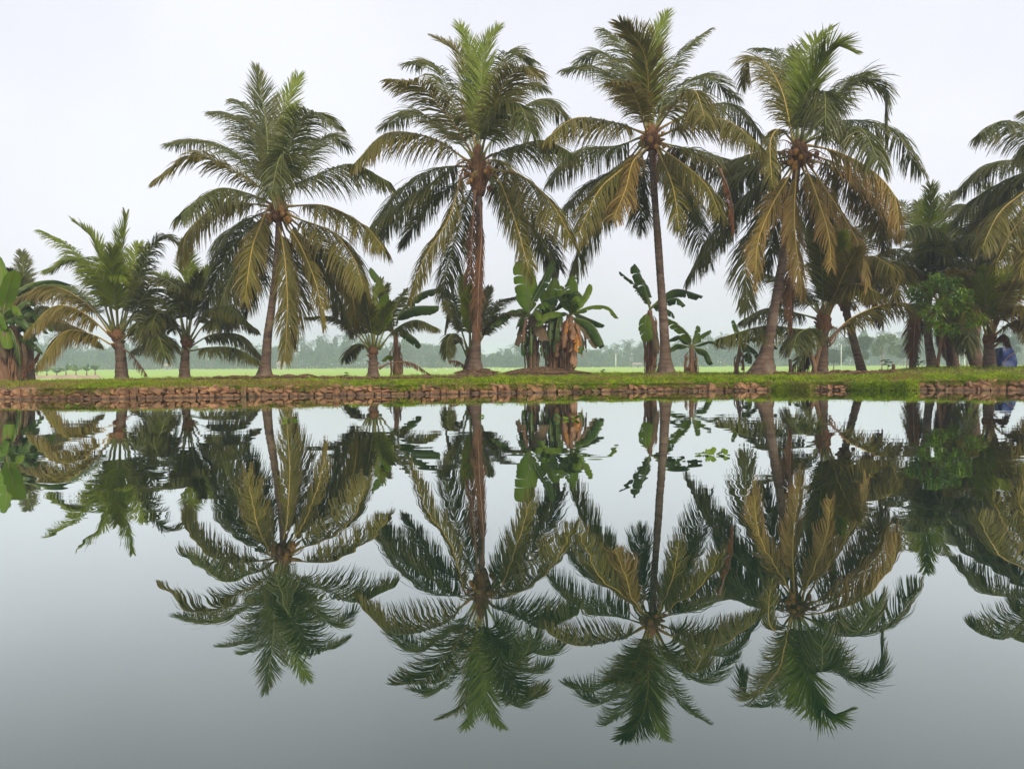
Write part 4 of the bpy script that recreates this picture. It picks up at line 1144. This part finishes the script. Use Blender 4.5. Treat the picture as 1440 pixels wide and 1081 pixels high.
# ------------------------------------------------------------------ small things on the bank
def post(name, label, cat, px, py_top, Y, w, lean=0.0, m='wood', seed=0):
    b = gpt(px, Y); top = at(px + lean, py_top, Y)
    P = curve([b - np.array((0, 0, .1)), (b + top) / 2 + np.array((.01, 0, 0)), top], 10)
    wob = 1 + .2 * np.array([[noise.noise((j * 1.2, i * .5, seed)) for j in range(8)] for i in range(10)])
    v, f = tube(P, np.full(10, w) * np.linspace(1.1, .9, 10), 8, True, wob)
    o = obj(name, mesh_np(name, v - b, f), M[m], None, b)
    return tag(o, label, cat)
post('wooden_post', 'thin dark wooden post next to the leaning palm flare', 'post', 1111, 505, 23.6, .05, 0, 'bark', 1)
post('wooden_stump', 'pale wooden stump leaning against the stocky knobbly palm', 'stump', 1147, 498, 24.2, .07, -6, 'wood', 2)
post('wooden_log', 'slanted cut log propped on the stocky knobbly palm', 'log', 1142, 487, 24.3, .075, 11, 'wood', 3)
post('marker_post', 'short light brown post beside a small leafy seedling', 'post', 1256, 512, 24.6, .055, 0, 'wood', 4)
def seedling(label, px, Y, h, seed):
    global RNG
    RNG = np.random.default_rng(seed); rnd = random.Random(seed)
    b = gpt(px, Y)
    root = thing('seedling', label, 'seedling', b, 'leafy seedlings on the bank')
    P = curve([b, b + np.array((.02, 0, h * .5)), b + np.array((0, 0, h))], 6)
    v, f = tube(P, np.linspace(.014, .006, 6), 5); obj('stem', mesh_np('stem', v - b, f), M['rib_g'], root)
    for k in range(8):
        a = rnd.uniform(0, 6.28); L = h * rnd.uniform(.45, .75); p = P[rnd.randint(2, 5)]
        d = np.array((math.cos(a), math.sin(a), rnd.uniform(.1, .6)))
        C = curve([p, p + d * L * .5, p + d * L - np.array((0, 0, .25 * L))], 14)
        V, Fq, t = banana_leaf(C, L * .55, .3, 0.0)
        obj('leaf', mesh_np('leaf', V - b, Fq, t), BLEAF['g'], root)
for px, h, lab in ((1248, .34, 'leafy seedling beside the short light brown post'), (1291, .30, 'leafy seedling under the dark shaded palm'),
                   (487, .15, 'tiny seedling standing alone between the curved palm and the small young palm'),
                   (847, .15, 'tiny seedling alone on the grass beside the ragged banana clump')):
    seedling(lab, px, 24.6, h, int(px))
# a small stone near the stocky palm
o = tag(obj('boulder', STONES[3].copy(), None, None, gpt(1173, 24.3) + np.array((0, 0, .05))), 'single round tan stone lying by the stocky palm', 'stone')
o.scale = (.2, .16, .16)
# fallen frond left of the stocky palm
b = gpt(1120, 24.3)
root = thing('fallen_frond', 'grey green fallen palm frond propped between the dark post and the log', 'frond', b)
RNG = np.random.default_rng(9)
add_frond(root, b, curve([at(1142,486,24.5), at(1132,496,24.3), at(1122,510,24.1), at(1112,525,24.0)], 30), 'g', 'd', .42, .035, 40, .05, name='leaflets', r0=.02)
b = gpt(40, 25.0)
root = thing('fallen_frond', 'dark fallen frond lying against the shaggy banana clump', 'frond', b)
add_frond(root, b, curve([at(56,494,25.), at(46,508,24.9), at(36,518,24.8), at(30,528,24.7)], 30), 'n', 'x', .4, .035, 30, .05, name='leaflets', r0=.02)

# blue tarpaulin draped over a heap
def tarp():
    b = gpt(1412, 24.9)
    w, d, h = (1428 - 1402) * 24.9 / F, .5, .62
    V, Fq, n, mm = [], [], 26, 14
    for i in range(n):
        for j in range(mm):
            u, v = i / (n - 1) * 2 - 1, j / (mm - 1)            # around front, up
            th = u * 2.2
            r = 1.0 - .16 * v ** 3 - .10 * v
            top = h * (1 - .16 * (u + .35) ** 2 + .10 * noise.noise((u * 2.2, 4, 4)))
            fold = .16 * noise.noise((u * 2.5, v * 1.5, 2)) + .05 * noise.noise((u * 9, v * 2.5, 5))
            sq = lambda q: math.copysign(abs(q) ** .45, q)
            V.append((sq(math.sin(th)) * w / 2 * (r + fold), -sq(math.cos(th)) * d / 2 * (r + fold * 2), v * top + .03 * noise.noise((u * 3, v * 3, 7))))
    for i in range(n - 1):
        for j in range(mm - 1):
            a = i * mm + j; Fq.append((a, a + mm, a + mm + 1, a + 1))
    c = len(V); V.append((0, .02, h * 1.02))
    me = mesh_np('tarpaulin', V, Fq)
    root = thing('tarpaulin', 'deep blue tarpaulin draped over a heap beside the orange-stalked young palm', 'tarpaulin', b)
    obj('sheet', me, M['tarp'], root)
    V2 = [V[i * mm + mm - 1] for i in range(n)] + [(0, .02, h * 1.04)]
    f2 = [(i, i + 1, n) for i in range(n - 1)] + [(n - 1, 0, n)]
    obj('sheet_top', mesh_np('sheet_top', V2, f2), M['tarp'], root)
    vr, fr = tube(curve([np.array((-.30, -.30, .0)), np.array((-.12, -.33, .30)), np.array((.1, -.31, .44)), np.array((.2, -.2, .5))], 10), .012, 5)
    obj('rope', mesh_np('rope', vr, fr), M['rib_n'], root)
tarp()

# floating water weeds
def hyacinth(label, px, py, s, nleaf, seed):
    global RNG
    RNG = np.random.default_rng(seed); rnd = random.Random(seed)
    b = on_z(px, py, 0.0)
    root = thing('water_weed', label, 'water weed', b, 'weeds floating on the pond')
    for k in range(nleaf):
        a = rnd.uniform(0, 6.28); L = s * rnd.uniform(.35, .85); e = rnd.uniform(.15, .9)
        st = b + np.array((rnd.uniform(-1, 1) * s, rnd.uniform(-1, 1) * s, 0))
        d = np.array((math.cos(a) * math.cos(e), math.sin(a) * math.cos(e), math.sin(e)))
        C = curve([st, st + d * L * .5, st + d * L + np.array((0, 0, -.1 * L))], 14)
        V, Fq, t = banana_leaf(C, L * .45, .15, 0.0)
        V[:, 2] = np.maximum(V[:, 2], .004)
        obj('leaf', mesh_np('leaf', V - b, Fq, t), BLEAF['G' if rnd.random() < .7 else 'g'], root)
hyacinth('larger green rosette of water weed floating clear of the bank', 1010, 640, .11, 12, 1)
hyacinth('small leafy sprig drifting near the reflected ragged clump', 797, 590, .11, 8, 2)
hyacinth('thin scrap of water weed floating off the foot of the curved palm', 412, 592, .09, 5, 3)
hyacinth('tiny weed floating before the left end of the stone wall', 116, 590, .04, 4, 4)
hyacinth('low tuft of weed at the water line below the tall bright young palm', 98, 571, .08, 7, 5)
hyacinth('tiny weed by the reflected root of the palm with the dead frond', 677, 586, .06, 5, 6)
hyacinth('little green weed floating off the worn brown stones', 1374, 577, .07, 5, 7)

# ------------------------------------------------------------------ far side of the rice field
def far_wood():
    rs = np.random.default_rng(77); rnd = random.Random(77)
    V, Fq, tn, mi, o = [], [], [], [], 0
    def clump(c, r, n, size, mat_i):
        nonlocal o
        d = unit(rs.normal(0, 1, (n, 3))); rad = rs.uniform(.3, 1.05, n) ** .5
        p = c + d * rad[:, None] * r
        ax = unit(rs.normal(0, 1, (n, 3)) + d * .4); sd = unit(np.cross(ax, rs.normal(0, 1, (n, 3)) + np.array((0, 0, .8))))
        s = size * rs.uniform(.5, 1.3, n)[:, None]
        q = np.stack([p - ax * s * .5, p + sd * s * .35, p + ax * s * .5, p - sd * s * .35], 1)
        V.append(q.reshape(-1, 3)); Fq.append(np.arange(n * 4).reshape(-1, 4) + o); o += 4 * n
        rr = np.clip(rs.normal(rnd.uniform(.2, .8), .15, n), 0, 1)
        tn.append(np.repeat(np.stack([rr, rr * .3, rr], 1), 4, 0)); mi.append(np.full(n, mat_i))
    def strips(P, w, mat_i):
        nonlocal o
        P = np.asarray(P); n = len(P); T = unit(np.gradient(P, axis=0))
        sd = unit(np.cross(T, np.array((.1, 1.0, .2))))
        ww = np.asarray(w)[:, None]
        q = np.stack([P - sd * ww, P + sd * ww], 1).reshape(-1, 3)
        V.append(q); i = np.arange(n - 1) * 2
        Fq.append(np.stack([i, i + 1, i + 3, i + 2], 1) + o); o += 2 * n
        tn.append(np.full((2 * n, 3), .4)); mi.append(np.full(n - 1, mat_i))
    def far_palm(x, y, h):
        nonlocal o
        base = np.array((x, y, FIELD_Z)); top = base + np.array((rnd.uniform(-1, 1), 0, h))
        strips([base, (base + top) / 2, top], [.22, .18, .15], 2)
        for k in range(13):
            a = rnd.uniform(0, 6.28); e = rnd.uniform(-.5, 1.2); L = rnd.uniform(3, 4.4)
            d = np.array((math.cos(a) * math.cos(e), math.sin(a) * math.cos(e), math.sin(e)))
            C = curve([top, top + d * L * .45, top + d * L * .8 - np.array((0, 0, .18 * L)), top + d * L - np.array((0, 0, .5 * L))], 12)
            v, f, t = frond_mesh(C, 1.0, 1.0, 0.0, 12, .1, None, .22, 0.0, rs, 1)
            V.append(v); Fq.append(f + o); o += len(v); tn.append(t); mi.append(np.full(len(f), 0))
    # skyline height in photograph pixels above the far edge of the field, by column
    SK = [(-60, 42), (0, 40), (60, 48), (140, 38), (220, 30), (300, 30), (370, 34), (430, 42), (480, 48), (540, 46), (600, 40), (640, 34), (690, 20), (720, 30), (745, 36), (770, 22), (830, 24), (880, 36), (940, 36), (1000, 42), (1060, 46), (1130, 54), (1200, 50), (1300, 50), (1500, 52)]
    sx, sh = zip(*SK)
    for k in range(560):
        px = -120 + 1700 * (k + rnd.random()) / 560
        y = rnd.uniform(325, 400)
        x = (px - 720) / F * y
        hh = float(np.interp(px, sx, sh)) * 330 / F * rnd.uniform(.55, 1.08) * y / 340 + .6
        if rnd.random() < .5:
            far_palm(x, y, max(3.5, hh - 1.2))
        else:
            w = rnd.uniform(1.6, 3.4)
            for q in range(5):
                clump(np.array((x + rnd.uniform(-.6, .6) * w, y + rnd.uniform(-2, 2), FIELD_Z + hh * rnd.uniform(.35, .86))), np.array((w * .62, w * .6, hh * rnd.uniform(.12, .21))), 150, 1.1, rnd.choice((0, 1)))
            strips([np.array((x, y, FIELD_Z)), np.array((x + .2, y, FIELD_Z + hh * .6))], [.2, .14], 2)
    for k in range(330):                                     # undergrowth hiding the foot of the wood
        px = -120 + 1700 * (k + rnd.random()) / 330; y = rnd.uniform(330, 395)
        x = (px - 720) / F * y; hh = float(np.interp(px, sx, sh)) * .3 * rnd.uniform(.35, .85)
        clump(np.array((x, y, FIELD_Z + hh * .45)), np.array((rnd.uniform(3, 6), 2.5, hh * .6)), 230, 1.0, rnd.choice((0, 1, 1)))
    me = mesh_np('far_wood', np.vstack(V), np.vstack(Fq), np.vstack(tn), False, np.concatenate(mi))
    w1 = leaf_mat('far foliage dark', (0.03, 0.055, 0.018), (0.055, 0.085, 0.025), (0.07, 0.08, 0.03), .2, .2, .7, .2)
    w2 = leaf_mat('far foliage mid', (0.045, 0.075, 0.02), (0.085, 0.12, 0.03), (0.09, 0.10, 0.03), .2, .2, .7, .2)
    for m in (w1, w2, M['bark']): me.materials.append(m)
    ob = obj('far_wood', me, None); ob['kind'] = 'stuff'
    tag(ob, 'hazy wood of palms and broadleaf trees beyond the rice field', 'wood')
    return w1, w2
w1, w2 = far_wood()

# nearer trees across the field, behind the bending palm
rs = np.random.default_rng(15)
TREES = [(1205, 468, 170, 16, 'dark rounded tree across the field, behind the bending palm'), (1240, 462, 175, 20, 'pale yellow green tree across the field, behind the long brown frond'),
         (1172, 486, 185, 14, 'low dark tree across the field, seen past the stocky palm'), (1275, 474, 178, 18, 'mid green tree across the field under the mango tree'),
         (1360, 470, 180, 22, 'tall shaded tree across the field, behind the two pale poles'), (1128, 492, 200, 18, 'bushy tree across the field behind the leaning palm'),
         (1420, 468, 175, 22, 'broad tree across the field behind the blue tarpaulin')]
w3 = leaf_mat('far foliage pale', (0.10, 0.14, 0.03), (0.16, 0.20, 0.05), (0.12, 0.13, 0.04), .2, .25, .7, .2)
for i, (px, pt, Y, wpx, lab) in enumerate(TREES):
    x = (px - 720) / F * Y
    b = np.array((x, Y, FIELD_Z)); top = at(px, pt, Y); H = top[2] - FIELD_Z
    cl = []
    for k in range(9):
        r = rs.uniform(.7, 1.25)
        c = np.array((x + rs.uniform(-1, 1) * wpx * Y / F * .75, Y + rs.uniform(-1.5, 1.5), FIELD_Z + H * rs.uniform(.42, .86)))
        cl.append((c, np.array((r * 1.25, r * 1.2, r * .95))))
    broadleaf('field_tree', lab, 'tree', b, [b, b + np.array((.1, 0, H * .3)), b + np.array((0, 0, H * .7))], .18, cl, .55, 260, w3 if 'pale' in lab else (w1, w2)[i % 2], 60 + i, 'trees across the rice field', wratio=.6)
# banana grove on a mud bund, left
for i, px in enumerate((38, 52, 66, 80, 93, 107, 122, 134)):
    Y = 150 + rs.uniform(-4, 4); x = (px - 720) / F * Y
    b = np.array((x, Y, FIELD_Z + .3)); root = thing('grove_plant', 'small banana plant growing on the pale mud bund across the field', 'banana plant', b, 'banana grove on the mud bund')
    h = rs.uniform(.5, 1.0)
    v, f = tube(np.array([b, b + (0, 0, h * .5), b + (0, 0, h)]), [.16, .13, .09], 6); obj('stem', mesh_np('stem', v - b, f), M['bstem'], root)
    for k in range(9):
        a = rs.uniform(0, 6.28); L = rs.uniform(1.5, 2.5); e = rs.uniform(.5, 1.45)
        d = np.array((math.cos(a) * math.cos(e), math.sin(a) * math.cos(e), math.sin(e))); p = b + np.array((0, 0, h))
        V, Fq, t = banana_leaf(curve([p, p + d * L * .5, p + d * L - np.array((0, 0, .35 * L))], 12), .55, .4, .3, rs)
        obj('leaf', mesh_np('leaf', V - b, Fq, t), BLEAF['G'] if k % 3 else BLEAF['g'], root)
def bund(name, px0, px1, Y, h, label):
    x0, x1 = (px0 - 720) / F * Y, (px1 - 720) / F * Y
    n = 60; V = []
    for i in range(n):
        x = x0 + (x1 - x0) * i / (n - 1); e = min(1, i / 3, (n - 1 - i) / 3)
        hh = h * e * (1 + .3 * noise.noise((x * .4, 1, 1)))
        for dy, k in ((-1.2, 0), (-.7, .7), (-.2, 1), (.5, .95), (1.2, 0)): V.append((x, Y + dy, FIELD_Z - .02 + hh * k))
    f = [(i * 5 + j, i * 5 + 5 + j, i * 5 + 6 + j, i * 5 + 1 + j) for i in range(n - 1) for j in range(4)]
    struct(obj(name, mesh_np(name, V, f), M['mud']))
bund('mud_bund', 28, 142, 147, .55, '')
bund('field_bund', 1140, 1460, 165, .45, '')
# far houses
M['housewall'] = plain_mat('house wall', (0.28, 0.27, 0.25), (0.36, 0.34, 0.31), 4, 0.8)
def house(label, px, Y, w, h, rh, seed):
    x = (px - 720) / F * Y; b = np.array((x, Y, FIELD_Z))
    root = thing('house', label, 'house', b)
    bm = bmesh.new(); bmesh.ops.create_cube(bm, size=1.0)
    for v in bm.verts: v.co = (v.co.x * w, v.co.y * w * .7, (v.co.z + .5) * h)
    me = bpy.data.meshes.new('wall'); bm.to_mesh(me); bm.free(); obj('wall', me, M['housewall'], root)
    e = .35
    V = [(-w/2-e, -w*.35-e, h-.02), (w/2+e, -w*.35-e, h-.02), (w/2+e, w*.35+e, h-.02), (-w/2-e, w*.35+e, h-.02), (-w/2+.3, 0, h+rh), (w/2-.3, 0, h+rh)]
    me = bpy.data.meshes.new('roof'); me.from_pydata(V, [], [(0,1,5,4),(2,3,4,5),(0,4,3),(1,2,5),(3,2,1,0)]); obj('roof', me, M['rooftile'], root)
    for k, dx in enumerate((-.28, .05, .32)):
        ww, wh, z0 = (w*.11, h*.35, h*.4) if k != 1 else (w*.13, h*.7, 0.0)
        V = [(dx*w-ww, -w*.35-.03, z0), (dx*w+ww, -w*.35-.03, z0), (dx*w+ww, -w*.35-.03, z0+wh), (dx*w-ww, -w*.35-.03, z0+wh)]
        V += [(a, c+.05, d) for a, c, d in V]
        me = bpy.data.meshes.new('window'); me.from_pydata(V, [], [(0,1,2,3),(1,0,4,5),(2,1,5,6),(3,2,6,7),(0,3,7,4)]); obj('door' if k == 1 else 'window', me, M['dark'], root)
house('small white house across the field, seen between the two young palms', 236, 318, 2.6, 1.7, .8, 1)
house('pale house across the field, seen between the ragged clump and the tall banana plant', 896, 318, 3.6, 1.3, .6, 2)
house('small cream house across the field beside the curved palm trunk', 396, 316, 3.0, 2.2, 1.0, 3)
def pole(label, px, pt, Y, r):
    x = (px - 720) / F * Y; b = np.array((x, Y, FIELD_Z)); top = at(px, pt, Y)
    o = thing('utility_pole', label, 'pole', b)
    v, f = tube(np.array([b, (b + top) / 2, top]), [r, r * .85, r * .7], 8); obj('shaft', mesh_np('shaft', v - b, f), M['white'], o)
    q = top - np.array((0, 0, .4)); v, f = tube(np.array([q - (r * 6, 0, 0), q, q + (r * 6, 0, 0)]), r * .5, 6); obj('crossarm', mesh_np('crossarm', v - b, f), M['wood'], o)
pole('pale utility pole across the field, between the ragged clump and the tall banana plant', 866, 497, 300, .2)
pole('taller of the two pale poles behind the mango tree', 1349, 484, 150, .14)
pole('shorter of the two pale poles behind the mango tree', 1356.5, 488, 150, .14)
pole('thin pole across the field beside the bending palm trunk', 1183, 484, 160, .09)
# egrets in the rice
def egret(px, Y, seed):
    rnd = random.Random(seed)
    x = (px - 720) / F * Y; b = np.array((x, Y, FIELD_Z))
    o = thing('egret', 'small white egret standing in the far rice behind the palm with the hanging dead frond', 'egret', b, 'egrets in the rice field')
    s = rnd.choice((-1, 1)); k = 1.25
    body = curve([np.array((-.22*s, 0, .36)), np.array((-.05*s, 0, .42)), np.array((.12*s, 0, .46)), np.array((.2*s, 0, .58)), np.array((.14*s, 0, .72)), np.array((.2*s, 0, .82)), np.array((.26*s, 0, .82))], 16) * k
    v, f = tube(body, np.interp(np.linspace(0, 1, 16), [0, .15, .3, .42, .55, .85, 1], [.02, .09, .11, .06, .032, .04, .02]) * k, 7); obj('body', mesh_np('body', v, f), M['egret'], o)
    v, f = tube(np.array([(.26*s, 0, .82), (.33*s, 0, .81), (.4*s, 0, .80)]) * k, np.array([.014, .01, .003]) * k, 5); obj('beak', mesh_np('beak', v, f), M['beak'], o)
    for dy in (-.03, .03):
        v, f = tube(np.array([(0, dy, .34), (.03*s, dy, .18), (0, dy, 0)]) * k, .012 * k, 5); obj('leg', mesh_np('leg', v, f), M['dark'], o)
for i, px in enumerate((612, 629, 641, 694, 703, 712, 586, 720)):
    egret(px, 185 + (i * 37) % 40, i)

# ------------------------------------------------------------------ haze over the fields
hb = bmesh.new(); bmesh.ops.create_cube(hb, size=1.0)
for v in hb.verts: v.co = (v.co.x * 1440, 430 + v.co.y * 980, -3.6 + (v.co.z + .5) * 18.5)
me = bpy.data.meshes.new('haze'); hb.to_mesh(me); hb.free()
hm = bpy.data.materials.new('haze air'); hm.use_nodes = True
hn, hl = hm.node_tree.nodes, hm.node_tree.links
for x in list(hn):
    if x.type == 'BSDF_PRINCIPLED': hn.remove(x)
pv = hn.new('ShaderNodeVolumePrincipled')
pv.inputs['Color'].default_value = (0.74, 0.87, 1.0, 1)
pv.inputs['Density'].default_value = 0.0013
pv.inputs['Anisotropy'].default_value = 0.0
hl.new(pv.outputs[0], hn['Material Output'].inputs['Volume'])
hz = obj('haze', me, hm); hz['kind'] = 'stuff'; tag(hz, 'pale morning haze hanging over the rice field', 'haze')
